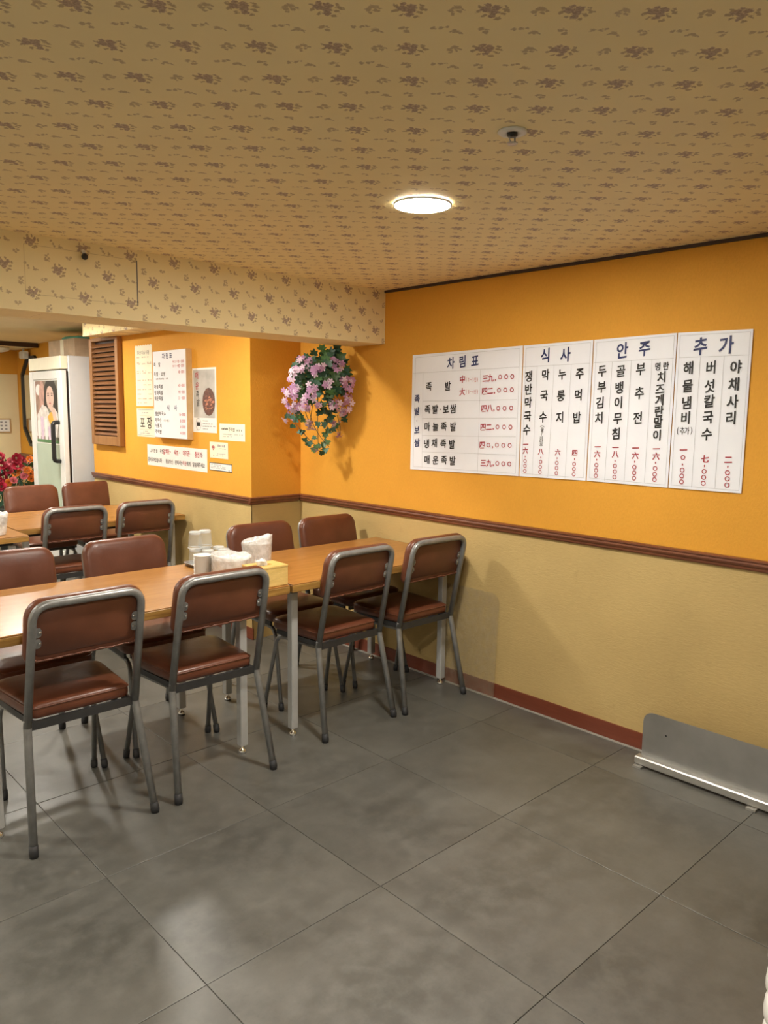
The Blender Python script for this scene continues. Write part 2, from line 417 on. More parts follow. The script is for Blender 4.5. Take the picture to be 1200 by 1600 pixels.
# access panel on the beam, its joints drawn as thin tan and dark strips
ap = MB()
for (a, b, c, d) in ((1.12, 1.60, 2.162, 2.1635), (1.12, 1.60, 1.967, 1.9685), (1.118, 1.1195, 1.967, 2.1635)):
    ap.box(a, b, BEAM_Y0-.0012, BEAM_Y0-.0002, c, d)
ap.build('panel_seam', simple('seam_line', (.62, .50, .27), .7), beam)
MB().box(1.597, 1.601, BEAM_Y0-.0015, BEAM_Y0-.0002, 1.967, 2.1635).build('panel_gap', M['line_gap'], beam)
# far header with brown edge
struct(quad_panel('trim_1', LEFTX, WX-.012, 8.95, 8.985, 2.155, CEIL-.001, M['crown']), 'dark edge strip where the far ceiling steps down')
struct(quad_panel('ceiling_step', LEFTX, WX-.012, 8.986, FARY-.006, 2.160, CEIL-.001, M['plain_paper']), 'lower strip of ceiling at the far wall')

# rails
def rail_profile(x):
    """(offset from wall, z) outline of the moulded chair rail"""
    return [(0, RAIL0), (.010, RAIL0), (.014, RAIL0+.006), (.015, RAIL0+.014), (.020, RAIL0+.018), (.024, RAIL0+.026), (.022, RAIL0+.034), (.026, RAIL0+.038), (.026, RAIL0+.044), (.020, RAIL1), (0, RAIL1)]
def rail(name, a, b, nrm, label):
    pr = rail_profile(0); loops = []
    for e in (a, b): loops.append([(e[0]+nrm[0]*o, e[1]+nrm[1]*o, z) for o, z in pr])
    return struct(MB().loops(loops, smooth=False).build(name, M['rail']), label)
rail('trim_2', (WX-.0045, BACKY+.03), (WX-.0045, PY0-.0045), (-1, 0), 'brown moulded chair rail under the big menu')
rail('trim_3', (PX-.026, PY0-.0045), (WX-.032, PY0-.0045), (0, -1), 'short brown chair rail on the narrow face of the wall block')
rail('trim_4', (PX-.0045, PY0-.0045), (PX-.0045, PY1), (-1, 0), 'brown moulded chair rail under the notices')
rail('trim_5', (WX-.0045, PY1+.2), (WX-.0045, FARY-.03), (-1, 0), 'brown chair rail beside the octagonal mirror')
struct(quad_panel('trim_6', WX-.012, WX-.0005, BACKY, BEAM_Y0-.002, CEIL-.014, CEIL-.0005, M['crown']), 'thin dark strip where menu wall meets ceiling')
struct(quad_panel('baseboard_right', WX-.013, WX-.0045, BACKY, PY0-.02, .004, .078, M['baseboard']), 'red-brown baseboard of the menu wall')
struct(quad_panel('trim_7', WX-.030, WX-.0135, BACKY, PY0-.02, .0008, .004, M['sealant']), 'pale sealant line along the baseboard')
struct(quad_panel('baseboard_pier', PX-.013, PX-.0045, PY0-.02, PY1, .002, .078, M['baseboard']), 'red-brown baseboard of the notice wall')

# floor: slab and separate tiles
floor = struct(quad_panel('floor', LEFTX, WX, BACKY, FARY, -.12, -.003, M['grout']), 'grey floor of large square vinyl tiles')
TILE, TX, TY, GAP = .63, .9296, 1.6436, .0022
tile_cache = {}
def tile_mesh(w, h):
    k = (round(w, 4), round(h, 4))
    if k not in tile_cache:
        b = .0012
        lo = [(-w/2, -h/2), (w/2, -h/2), (w/2, h/2), (-w/2, h/2)]
        hi = [(-w/2+b, -h/2+b), (w/2-b, -h/2+b), (w/2-b, h/2-b), (-w/2+b, h/2-b)]
        mb = MB().loops([[(x, y, -.003) for x, y in lo], [(x, y, -.0006) for x, y in lo], [(x, y, 0) for x, y in hi]], smooth=False)
        tile_cache[k] = mb.mesh('tile', M['tile'])
    return tile_cache[k]
i0 = math.floor((LEFTX-TX)/TILE); j0 = math.floor((BACKY-TY)/TILE)
for i in range(i0, 5):
    for j in range(j0, 14):
        xa, xb = max(TX+i*TILE, LEFTX)+GAP/2, min(TX+(i+1)*TILE, WX-.004)-GAP/2
        ya, yb = max(TY+j*TILE, BACKY)+GAP/2, min(TY+(j+1)*TILE, FARY-.006)-GAP/2
        if xb-xa < .02 or yb-ya < .02: continue
        link('tile', tile_mesh(xb-xa, yb-ya), floor, None, ((xa+xb)/2, (ya+yb)/2, 0))

# ------------------------------------------------------------------ ceiling fittings
def downlight(x, y, label):
    t = thing('ceiling_downlight', label, 'ceiling light', (x, y, CEIL), 0, 'round ceiling downlights')
    MB().lathe([(.093, -.0012), (.0975, -.0012), (.099, -.004), (.0975, -.009), (.094, -.0095), (.093, -.0012)], 48).build('trim_ring', M['white'], t)
    MB().lathe([(.0001, -.009), (.060, -.009), (.093, -.008), (.093, -.0015), (.0001, -.0015)], 48).build('diffuser', M['lamp'], t)
    return t
downlight(1.914, 1.858, 'round glowing downlight in the flowered ceiling in front of the beam')
for x, y, lab in [(1.80, 3.98, 'round downlight beyond the beam above the row of brown chairs'), (1.90, 6.15, 'round downlight above the rear tables near the louver'), (1.7, 8.1, 'round downlight over the far end by the fridge'),
                  (.55, .70, 'unseen round downlight added just left of the camera to brighten the near floor'), (-.35, 3.98, 'round downlight just beyond the beam on the left side'), (-.35, 6.15, 'round downlight over the rear left side of the room'),  # the one by the camera is unseen, added to lift the foreground floor
                  (-2.2, 1.858, 'unseen round downlight added near the left wall before the beam for ceiling bounce'), (-2.2, 6.15, 'unseen round downlight added near the left wall over the rear tables for ceiling bounce')]:  # this unseen pair is added so the left wall bounces light to the ceiling
    downlight(x, y, lab)
sp = thing('sprinkler_head', 'small white recessed fire sprinkler with dark nozzle in the flowered ceiling', 'sprinkler', (1.591, 1.239, CEIL))
MB().lathe([(.013, -.0005), (.036, -.0005), (.037, -.003), (.033, -.006), (.018, -.007), (.013, -.003)], 32).build('cover_ring', M['whiteplastic'], sp)
MB().lathe([(.0001, -.0006), (.0125, -.0006), (.0125, -.012), (.009, -.014), (.0001, -.014)], 20).build('nozzle', M['black'], sp)
nz = MB().lathe([(.0001, -.030), (.013, -.030), (.014, -.028), (.0001, -.0275)], 16)
for a in (0, math.pi): nz.tube([(.010*math.cos(a), .010*math.sin(a), -.013), (.011*math.cos(a), .011*math.sin(a), -.022), (.003*math.cos(a), .003*math.sin(a), -.029)], .0018, 6)
nz.build('deflector', M['bolt'], sp)
dc = thing('dome_camera', 'small black camera ball on a pale clip, fixed to the papered beam', 'camera', (1.359, BEAM_Y0, 2.148))
MB().tube([(0, -.0005, .022), (0, -.006, .020), (0, -.012, .012)], .007, 10).build('bracket', M['whiteplastic'], dc)
MB().lathe([(.0001, -.014), (.008, -.0115), (.0125, -.006), (.014, 0), (.0125, .006), (.008, .0115), (.0001, .014)], 18, (0, -.018, -.004)).build('ball', M['black'], dc)

# ------------------------------------------------------------------ chairs
def make_chair():
    t = thing('dining_chair', '', 'chair', (0, 0, 0), 0, 'brown vinyl chairs with grey tube frames')
    R = .0142
    RF, RB, TP = (.220, -.250), (.193, -.165, .425), (.188, -.262, .868)
    # back frame: one bent tube
    a = Vector((-RB[0], RB[1], RB[2])); b = Vector((-TP[0], TP[1], TP[2])); c = Vector((TP[0], TP[1], TP[2])); d = Vector((RB[0], RB[1], RB[2]))
    MB().tube(fillet([a, b, c, d], .062, 7), R, 12).build('back_frame', M['tube'], t)
    for s in (-1, 1):
        top = Vector((s*RB[0], RB[1], RB[2])); ft = Vector((s*RF[0], RF[1], .012))
        lg = MB().tube([top+Vector((0, -.006, .03)), top, top+(ft-top)*.06, ft], R*.99, 12).build('leg', M['tube'], t)
        dirv = (ft-top).normalized()
        MB().tube([ft-dirv*.028, ft-dirv*.002, ft+Vector((0, 0, -.0115))], [.0155, .0165, .0150], 12).build('rubber_foot', M['rubber'], lg)
    for s in (-1, 1):
        pts = fillet([(s*.150, -.130, .405), (s*.178, .175, .405), (s*.200, .262, .012)], .05, 6)
        lg = MB().tube(pts, .0105, 10).build('leg', M['tube'], t)
        ft = Vector(pts[-1]); dirv = (ft-Vector(pts[-2])).normalized()
        MB().tube([ft-dirv*.026, ft, ft+Vector((0, 0, -.0115))], [.0135, .0145, .013], 12).build('rubber_foot', M['rubber'], lg)
    fr = MB()
    fr.box(-.184, .184, -.170, -.158, .411, .441)
    for s in (-1, 1):
        fr.loops([[(s*.166, -.158, .418), (s*.178, -.158, .418), (s*.178, -.158, .441), (s*.166, -.158, .441)],
                  [(s*.184, .16, .418), (s*.196, .16, .418), (s*.196, .16, .441), (s*.184, .16, .441)]], smooth=False)
    fr.box(-.172, .172, .168, .18, .418, .441)
    fr.build('seat_frame', M['darkframe'], t)
    # seat pad: tapered, rounded front, slightly crowned
    def seat_outline(off=0.0):
        out = []
        for (x, y) in rrect(1, 1, [.16, .16, .06, .06], 6):
            yy = -.157+(y+.5)*.367; w = .352+(y+.5)*.062
            out.append((x*(w-2*off)+0, yy + (off if y < 0 else -off)*(min(1, abs(y)*2))))
        return out
    ls = []
    for off, z in ((.008, .4415), (.000, .447), (-.001, .462), (.000, .480), (.003, .487), (.010, .4925), (.035, .4965), (.09, .499)):
        ls.append([(x, y, z) for x, y in seat_outline(off)])
    seat = MB().loops(ls).build('seat', M['vinyl'], t)
    o = seat_outline(-.0015); o.append(o[0]); o.append(o[1])
    MB().tube([(x, y, .4815) for x, y in o], .0024, 6, False).build('piping', M['stitch'], seat)
    # back pad, in the leaning plane of the tubes
    ax = Vector((0, TP[1]-RB[1], TP[2]-RB[2])).normalized(); nm = Vector((0, ax.z, -ax.y))      # nm points to the sitter
    cen = Vector((0, TP[1], TP[2])) - ax*.103 + nm*.004
    def pt(x, h, k): return cen + Vector((x, 0, 0)) + ax*h + nm*k
    W, H = .414, .232
    ls = []
    for off, k in ((.030, .004), (.010, .002), (.002, .008), (0, .018), (0, .028), (.004, .037), (.012, .043), (.030, .047), (.07, .050)):
        w, h = W-2*off, H-2*off; bul = 0
        ls.append([pt(x, h_, k) for x, h_ in rrect(w, h, [max(.066-off*.5, .02)]*2+[max(.030-off*.4, .012)]*2, 6)])
    pad = MB().loops(ls).build('backrest', M['vinyl'], t)
    MB().loops([[pt(x, h, .0035) for x, h in rrect(W-.064, H-.05, [.035, .035, .02, .02], 5)], [pt(x, h, .0005) for x, h in rrect(W-.070, H-.056, [.032, .032, .018, .018], 5)]]).build('back_panel', M['vinyl_back'], pad)
    # puckered seam round the back of the pad
    oc = rrect(W-.040, H-.022, [.045, .045, .024, .024], 14); rnd = random.Random(3)
    seam = [pt(x+rnd.uniform(-.0018, .0018), h+rnd.uniform(-.003, .003), .002+rnd.uniform(-.0015, .001)) for x, h in oc]
    dense = []
    for i in range(len(seam)):
        p, q = seam[i], seam[(i+1) % len(seam)]; n = max(1, int((q-p).length/.012))
        for k in range(n): dense.append(p+(q-p)*(k/n)+Vector((0, rnd.uniform(-.001, .001), rnd.uniform(-.0022, .0022))))
    dense.append(dense[0])
    MB().tube(dense, [.0030+.0014*math.sin(i*2.1) for i in range(len(dense))], 6, False).build('seam', M['stitch'], pad)
    for s in (-1, 1):
        br = MB()
        for hh in (-.020, .020):
            br.loops([[pt(s*(.170+x), hh-.018+y, -.0005) for x, y in rrect(.026, .034, .011, 4)], [pt(s*(.170+x), hh-.018+y, -.004) for x, y in rrect(.026, .034, .011, 4)]], smooth=False)
        b_ = br.build('bracket', M['tube'], t)
        for hh in (-.020, .020):
            MB().loops([[pt(s*.163+x, hh-.018+y, -.004) for x, y in rrect(.012, .012, .0058, 3)], [pt(s*.163+x, hh-.018+y, -.0075) for x, y in rrect(.009, .009, .0043, 3)]]).build('bolt', M['bolt'], b_)
    return t
proto = make_chair()
chairs = [
    (1.016, 2.795, 0.00, 'brown chair nearest the camera, backed to us at the left end of the near row'),
    (1.553, 2.788, -.01, 'second chair of the near row, brown back hiding the plastic-bagged bowls'),
    (2.316, 2.845, .01, 'third chair of the near row, just right of the wooden tissue box'),
    (2.822, 2.825, -.01, 'last chair of the near row, close to the khaki wall and clear sheet'),
    (1.045, 3.285, math.pi+.01, 'brown chair facing us across the table, cut by the left edge of the picture'),
    (1.588, 3.285, math.pi, 'brown chair facing us behind the table, left of the glasses tray'),
    (2.372, 3.29, math.pi-.02, 'brown chair facing us behind the bagged bowl, right of the glasses'),
    (2.855, 3.285, math.pi, 'brown chair facing us in the wall corner under the hanging flowers'),
    (1.872, 5.08, .00, 'brown chair of the rear row with its back to us, left one of two'),
    (2.358, 5.09, .00, 'brown chair of the rear row with its back to us, beside the notice wall'),
    (2.09, 6.08, math.pi, 'brown chair facing us in front of the flower pot, left of the fridge door'),
    (2.555, 6.12, math.pi, 'brown chair facing us in front of the pale fridge'),
]
for k, (x, y, rz, lab) in enumerate(chairs):
    c = proto if k == 0 else copy_tree(proto)
    c.location = (x, y, 0); c.rotation_euler = (0, 0, rz); c['label'] = lab

# ------------------------------------------------------------------ tables
def table(label, x0, x1, y0, y1, legs, h=.75):
    cx, cy = (x0+x1)/2, (y0+y1)/2
    t = thing('dining_table', label, 'table', (cx, cy, 0), 0, 'wood-topped tables on silver legs')
    MB().bbox(x0-cx+.0015, x1-cx-.0015, y0-cy+.0015, y1-cy-.0015, h-.006, h, .002).build('table_top', M['tabletop'], t)
    MB().bbox(x0-cx, x1-cx, y0-cy, y1-cy, h-.038, h-.0062, .002).build('edge_band', M['tabledge'], t)
    xs = sorted(set(l[0] for l in legs)); ys = sorted(set(l[1] for l in legs))
    fr = MB()
    for yy in (ys[0], ys[-1]): fr.box(xs[0]-cx, xs[-1]-cx, yy-cy-.012, yy-cy+.012, h-.062, h-.0385)
    for xx in (xs[0], xs[-1]): fr.box(xx-cx-.012, xx-cx+.012, ys[0]-cy+.0125, ys[-1]-cy-.0125, h-.062, h-.0385)
    fr.build('under_frame', M['darkframe'], t)
    for (lx, ly) in legs:
        lg = MB().bbox(lx-cx-.018, lx-cx+.018, ly-cy-.018, ly-cy+.018, .036, h-.0625, .003).build('leg', M['leg'], t)
        MB().lathe([(.006, .0358), (.006, .022), (.015, .016), (.018, .008), (.017, .0005), (.0001, .0005)], 16, (lx-cx, ly-cy, 0)).build('levelling_foot', M['chrome'], lg)
    return t
table('long wood-topped table in the foreground left, carrying the glasses tray and tissue box', .555, 1.948, 2.656, 3.36, [(1.758, 2.755), (1.765, 3.318), (.747, 2.755), (.747, 3.318)])
table('empty wood-topped table pushed against the khaki wall beside the corner', 1.962, 3.112, 2.656, 3.36, [(2.036, 2.757), (3.055, 2.757), (3.058, 3.335), (2.04, 3.335)])
table('rear wood-topped table ending at the notice wall, before the fridge', 1.545, 2.70, 4.95, 5.78, [(1.62, 5.03), (2.63, 5.03), (2.63, 5.70), (1.62, 5.70)])
table('rear left table carrying one bagged bowl, cut by the left edge of the picture', .35, 1.535, 4.70, 5.42, [(1.46, 4.78), (.43, 4.78), (.43, 5.34), (1.46, 5.34)])

# ------------------------------------------------------------------ things on the table
TZ = .7502
tray = thing('serving_tray', 'dark rectangular metal tray holding the upturned drinking glasses', 'tray', (1.90, 3.245, TZ))
lo = rrect(.190, .175, .02, 4); hi = rrect(.205, .190, .025, 4)
MB().loops([[(x, y, .0) for x, y in lo], [(x, y, .016) for x, y in hi], [(x*1.02, y*1.02, .016) for x, y in hi], [(x*1.01, y*1.01, .018) for x, y in hi], [(x*.985, y*.98, .0175) for x, y in hi], [(x*.98, y*.98, .004) for x, y in lo]]).build('pan', M['steel'], tray)
def tumbler(x, y, z, label, s=1.0):
    pr = [(.0001, .0725), (.022, .0725), (.0262, .069), (.0285, .040), (.031, 0), (.0287, 0), (.0264, .040), (.0243, .0655), (.021, .067), (.0001, .067)]
    t = thing('drinking_glass', label, 'glass', (x, y, z), 0, 'upturned drinking glasses on the tray')
    MB().lathe([(r*s, zz*s) for r, zz in pr[2:8]]+[(pr[2][0]*s, pr[2][1]*s)], 24).build('wall', M['glass'], t)
    MB().lathe([(.0001, .060*s), (.0235*s, .060*s), (.0240*s, .0625*s), (.0258*s, .0692*s), (.022*s, .0725*s), (.0001, .0725*s)], 24).build('base', M['glassbase'], t)
    MB().lathe([((.0308+.0011*math.cos(a))*s, (.0016+.0015*math.sin(a))*s) for a in [2*math.pi*k/8 for k in range(9)]], 24).build('rim', M['glassbase'], t)
    return t
gz = TZ+.0045
GS = 1.14
tumbler(1.842, 3.285, gz, 'upturned glass at the bottom of the left stack on the tray', GS)
tumbler(1.842, 3.285, gz+.0838, 'upturned glass at the top of the left stack on the tray', GS)
tumbler(1.902, 3.296, gz, 'upturned glass at the bottom of the rear stack on the tray', GS)
tumbler(1.902, 3.296, gz+.0838, 'upturned glass at the top of the rear stack on the tray', GS)
tumbler(1.872, 3.218, gz, 'single upturned glass between the stacks, behind the white dishes', GS)
tumbler(1.958, 3.265, gz, 'single upturned glass at the right side of the tray', GS)
tumbler(1.945, 3.194, gz, 'single upturned glass at the front of the tray, behind the low bagged bowl', GS)
def bowl_mesh():
    return MB().lathe([(.0001, .0), (.024, 0), (.036, .004), (.0405, .014), (.0415, .0148), (.0395, .0142), (.035, .0055), (.023, .002), (.0001, .002)], 28).mesh('sauce_dish', M['whiteplastic'])
bme = bowl_mesh()
ORD = ['lowest', 'second from the bottom', 'third from the bottom', 'fourth from the bottom', 'fifth from the bottom', 'sixth, in the middle', 'fifth from the top', 'fourth from the top', 'third from the top', 'second from the top', 'topmost']
for k in range(11):
    o = link('sauce_dish', bme, None, None, (1.746+.0006*math.sin(k*2.3), 3.05+.0006*math.cos(k*1.7), TZ+.0005+k*.0086))
    tag(o, 'small white sauce dish in the stack before the glasses, ' + ORD[k], 'dish', 'stacked white sauce dishes')

def bagged(name, label, x, y, r0, r1, h, seed, tilt=0.0):
    """a stack container pulled over with a crumpled plastic bag"""
    t = thing(name, label, 'container', (x, y, TZ), 0)
    MB().lathe([(.0001, .001), (r0*.86, .001), (r0*.9, .006), (r1*.90, h*.90), (r1*.93, h*.91), (r1*.86, h*.905), (r0*.82, .012), (.0001, .01)], 32).build('bowl', M['whiteplastic'], t)
    rnd = random.Random(seed); seg, rows = 44, 14
    ph = [rnd.uniform(0, 6.28) for _ in range(12)]; loops = []
    for i in range(rows+1):
        f = i/rows; z = .003+f*h*1.05; r = r0+(r1-r0)*f
        lp = []
        for k in range(seg):
            a = 2*math.pi*k/seg
            w = sum(math.sin((3+q)*a+ph[q]+f*(q-4)*2.6) for q in range(9))/9
            w2 = sum(abs(math.sin((5+2*q)*a*.5+ph[q+3]-f*3.1*(q-2))) for q in range(5))/5
            rr = r*(1+.05*w+.06*(w2-.6)); zz = z + .007*w*f + tilt*math.cos(a+.75)*f*f
            lp.append((rr*math.cos(a), rr*math.sin(a), zz))
        loops.append(lp)
    # fold inward at the rim, crumple down inside
    for j, (q, dz) in enumerate(((.97, .006), (.90, .003), (.82, -.010), (.62, -.016), (.40, -.010), (.2, -.016), (.03, -.012))):
        lp = []
        for k in range(seg):
            a = 2*math.pi*k/seg
            w = sum(math.sin((2+p_)*a+ph[p_]+j*1.3*(p_-3)) for p_ in range(8))/8
            rr = r1*q*(1+.05*w); lp.append((rr*math.cos(a), rr*math.sin(a), h*1.05+dz+.010*w*(1.3 if j > 1 else .7)+.003*math.sin(7*a+j)*(1 if j > 1 else .4)+tilt*q*math.cos(a+.75)))
        loops.append(lp)
    MB().loops(loops, cap=False).build('plastic_bag', M['bag'], t)
    return t
bagged('bagged_bowl', 'low bowl wrapped in a crumpled plastic bag, between the white dishes and the tissue box', 1.838, 2.955, .082, .090, .096, 4, -.008)
bagged('bagged_bowl', 'tall bowl wrapped in a crumpled plastic bag, behind the wooden tissue box', 2.078, 3.105, .066, .075, .124, 9, .018)
bagged('bagged_bowl', 'bagged white bowl on the rear left table', 1.395, 4.83, .050, .068, .12, 15)
tb = thing('tissue_box', 'pale wooden tissue box with a white tissue sticking out, at the table end', 'tissue box', (1.868, 2.730, TZ))
MB().bbox(-.080, .080, -.060, .060, 0, .082, .003).build('box_body', M['boxwood'], tb)
lid = MB()
oo = rrect(.162, .122, .004, 3); ii = [(x*.42, y*.26) for x, y in rrect(.154, .120, .03, 3)]
n_ = len(oo)
lid.add([(x, y, .0822) for x, y in oo]+[(x, y, .090) for x, y in oo]+[(x, y, .090) for x, y in ii]+[(x, y, .0822) for x, y in ii],
        [f for k in range(n_) for f in ((k, (k+1) % n_, n_+(k+1) % n_, n_+k), (n_+k, n_+(k+1) % n_, 2*n_+(k+1) % n_, 2*n_+k), (2*n_+k, 2*n_+(k+1) % n_, 3*n_+(k+1) % n_, 3*n_+k))])
lid.build('lid', M['boxwood'], tb)
rn = random.Random(5); tl = []
for i in range(6):
    f = i/5; tl.append([(( .026-.004*f)*math.cos(a)*(1+.2*math.sin(3*a+i)) - .014 - .012*f, (.006+.012*f)*math.sin(a)*(1+.3*math.sin(5*a+2*i)), .084+.030*f+.004*math.sin(4*a+i)*f) for a in [2*math.pi*k/24 for k in range(24)]])
MB().loops(tl, cap=True).build('tissue', M['paperwhite'], tb)

# ------------------------------------------------------------------ lettering
glyphs = {}
BOLDS = (.004, .014, .022)
CHARS = sorted(set('차림표족발·보쌈마늘냉채매운中大(2~3인)4三九四二八○,식사쟁반막국수누룽지주먹밥물/비빔︵︶一六안두부김치골뱅이무침추전명란즈계말해냄버섯칼야채리七가원산지표시판포장01568다고객분들위한앞치마식초머리끈충전기준비되어있습니필요하신께서는직원에게씀해주세요.'))
def make_glyphs():
    obs = []
    for c in CHARS:
        for b in BOLDS:
            cu = bpy.data.curves.new('lettering', 'FONT'); cu.body = c; cu.size = 1.0; cu.resolution_u = 3; cu.offset = b
            ob = bpy.data.objects.new('lettering', cu); COL.objects.link(ob); obs.append((c, b, ob))
    dg = bpy.context.evaluated_depsgraph_get()
    for c, b, ob in obs:
        me = bpy.data.meshes.new_from_object(ob.evaluated_get(dg))
        vs = np.array([v.co[:2] for v in me.vertices]) if len(me.vertices) else np.zeros((0, 2))
        if len(vs): vs = vs - (vs.max(0)+vs.min(0))/2
        glyphs[c, b] = (vs, [tuple(p.vertices) for p in me.polygons]); bpy.data.meshes.remove(me)
    for c, b, ob in obs:
        cu = ob.data; bpy.data.objects.remove(ob); bpy.data.curves.remove(cu)
make_glyphs()
def glyph(ch, bold=.015):
    return glyphs.get((ch, min(BOLDS, key=lambda q: abs(q-bold))), (np.zeros((0, 2)), []))
class Ink:
    """writing on a wall plane X = const that faces -X"""
    def __init__(s, X): s.X = X; s.mb = MB(); s.list = []
    def ch(s, c, px, py, h, w=None, slant=.10, bold=.028, eps=0.0):
        q = on_x(px, py, s.X); s.at(c, q.y, q.z, h, w, slant, bold)
    def at(s, c, y, z, h, w=None, slant=.10, bold=.014):
        vs, fs = glyph(c, bold)
        if not len(vs): return
        w = w or h
        s.mb.add([(s.X, y-a*w, z+(b+slant*a)*h) for a, b in vs], fs)
        s.list.append(([(0, -a*w, (b+slant*a)*h) for a, b in vs], fs, (s.X, y, z)))
    def string(s, txt, y, z, h, step, w=None, slant=0, bold=.014):
        for k, c in enumerate(txt): s.at(c, y-k*step, z, h*(.8 if c in ',.·~()' else 1), w, slant, bold)
    def build(s, parent, mat, name='lettering'):
        if not s.mb.v: return None
        o = s.mb.build(name, mat, parent); o['kind'] = 'stuff'; return o
    def build_each(s, parent, mat, name='letter'):
        for vs, fs, loc in s.list: MB().add(vs, fs).build(name, mat, parent, Vector(loc)-parent.location)

# ------------------------------------------------------------------ the big menu: four laminated sheets
def menu_sheet(corners, label, headline, vlines, hlines=()):
    """corners (px): tl, tr, br, bl on the wall"""
    X0 = WX-.006
    tl, tr, br, bl = [on_x(a, b, X0) for a, b in corners]
    def P(u, v): 
        p = tl*(1-u)*(1-v)+tr*u*(1-v)+br*u*v+bl*(1-u)*v; return p
    mb = MB(); NU, NV = 10, 16; loops = []
    rnd = random.Random(len(label)); fa, fb = rnd.uniform(0, 6), rnd.uniform(0, 6)
    front = []
    for i in range(NU+1):
        for j in range(NV+1):
            u, v = i/NU, j/NV; p = P(u, v)
            bow = .0022*math.sin(math.pi*u)*(1+.4*math.sin(fa+5*v)) + .0016*math.sin(fb+9*u+2*v)*math.sin(math.pi*u)*math.exp(-4*v)
            front.append((X0-max(0, bow)*.55, p.y, p.z))
    n = len(front); fs = [(i*(NV+1)+j, (i+1)*(NV+1)+j, (i+1)*(NV+1)+j+1, i*(NV+1)+j+1) for i in range(NU) for j in range(NV)]
    back = [(X0+.0015, y, z) for x, y, z in front]
    mb.add(front, fs, True); mb.add(back, [f[::-1] for f in fs], True)
    rim = [i*(NV+1) for i in range(NU+1)]+[NU*(NV+1)+j for j in range(1, NV+1)]+[i*(NV+1)+NV for i in range(NU-1, -1, -1)]+[j for j in range(NV-1, 0, -1)]
    for a, b in zip(rim, rim[1:]+rim[:1]): mb.add([front[a], front[b], back[b], back[a]], [(0, 1, 2, 3)])
    t = thing('menu_sheet', label, 'menu', (bl+br)/2, 0, 'laminated menu sheets on the wall')
    OFF = Matrix.Translation(-t.location)
    mb.build('sheet', M['laminate'], t, None, OFF)
    XL = X0-.0030
    ln = MB()
    def seg(a, b, w=.0011):
        p, q = on_x(a[0], a[1], XL), on_x(b[0], b[1], XL); d = (q-p).normalized(); nn = Vector((0, -d.z, d.y))*w/2
        ln.add([p+nn, q+nn, q-nn, p-nn], [(0, 1, 2, 3)])
    for a, b in [headline]+list(vlines)+list(hlines): seg(a, b)
    ins = [(c[0]*.0+c[0], c[1]) for c in corners]
    cxm = sum(c[0] for c in corners)/4; cym = sum(c[1] for c in corners)/4
    fr = [(cxm+(a-cxm)*(1-8/ (abs(a-cxm)+60)), cym+(b-cym)*(1-5/(abs(b-cym)+20))) for a, b in corners]
    for k in range(4): seg(fr[k], fr[(k+1) % 4])
    ln.build('ruled_lines', M['line'], t, None, OFF)['kind'] = 'stuff'
    return t, XL-.0004
def lam():
    n = NT('laminated_white_paper'); v = n.coords('Object'); nz = n.noise(v, 3, 3)
    n.base(n.mix(n.ramp(nz, .3, .7), (.84, .86, .93), (.90, .92, .98)), .42, 0, .4); n.b.inputs['Coat Weight'].default_value = .35; n.b.inputs['Coat Roughness'].default_value = .12
    n.bump(n.noise(v, 9, 2), .05, .004); return n.mat
M['laminate'] = lam()
def c3(p): return (630+p[0]/6, 520+p[1]/6)
def c4(p): return (800+p[0]/6, 510+p[1]/6)
def c5(p): return (1000+p[0]/5.715, 500+p[1]/5.715)
GH = .050       # glyph em height for main dishes
def price(ink, conv, items, h=.036):
    for (c, x, y) in items:
        px, py = conv((x, y))
        if c == 'o': ink.ch('○', px, py, h*.74, h*.74, 0, .03)
        elif c == ',': ink.ch(',', px, py, h*1.0, h, 0, .03)
        else: ink.ch(c, px, py, h, h*1.0, .06, .028)
# sheet 1
t1, XL = menu_sheet([(645, 555), (817, 540), (810, 744), (641, 733)], 'leftmost menu sheet, wide, with horizontal lines of dishes beside red prices', (c3((95, 380)), c3((1085, 320))),
    [(c3((187, 380)), c3((175, 1265))), (c3((725, 345)), c3((697, 1300)))],
    [(c3((180, 642)), c3((1068, 626))), (c3((178, 800)), c3((1062, 799))), (c3((177, 962)), c3((1056, 976))), (c3((176, 1115)), c3((1050, 1145)))])
nv, bk, rd, gy = Ink(XL), Ink(XL), Ink(XL), Ink(XL)
for c, x, y in (('차', 447, 285), ('림', 555, 270), ('표', 672, 262)): nv.ch(c, *c3((x, y)), .066, .058)
for c, x, y in (('족', 130, 620), ('발', 128, 735), ('·', 128, 825), ('보', 127, 910), ('쌈', 128, 1030)): nv.ch(c, *c3((x, y)), .048, .046)
for row in ([('족', 240, 505), ('발', 418, 500)], [('족', 228, 720), ('발', 300, 718), ('·', 348, 718), ('보', 400, 715), ('쌈', 468, 712)], [('마', 225, 880), ('늘', 302, 880), ('족', 380, 880), ('발', 468, 880)],
            [('냉', 218, 1040), ('채', 290, 1035), ('족', 375, 1040), ('발', 457, 1045)], [('매', 222, 1190), ('운', 302, 1195), ('족', 382, 1195), ('발', 462, 1200)]):
    for c, x, y in row: bk.ch(c, *c3((x, y)), .052, .050)
rd.ch('中', *c3((555, 435)), .042, .040); rd.ch('大', *c3((553, 553)), .042, .040)
for y0, tx in ((440, '(2~3인)'), (553, '(3~4인)')):
    for k, c in enumerate(tx): gy.ch(c, *c3((592+k*21, y0)), .026, .017, 0, .004)
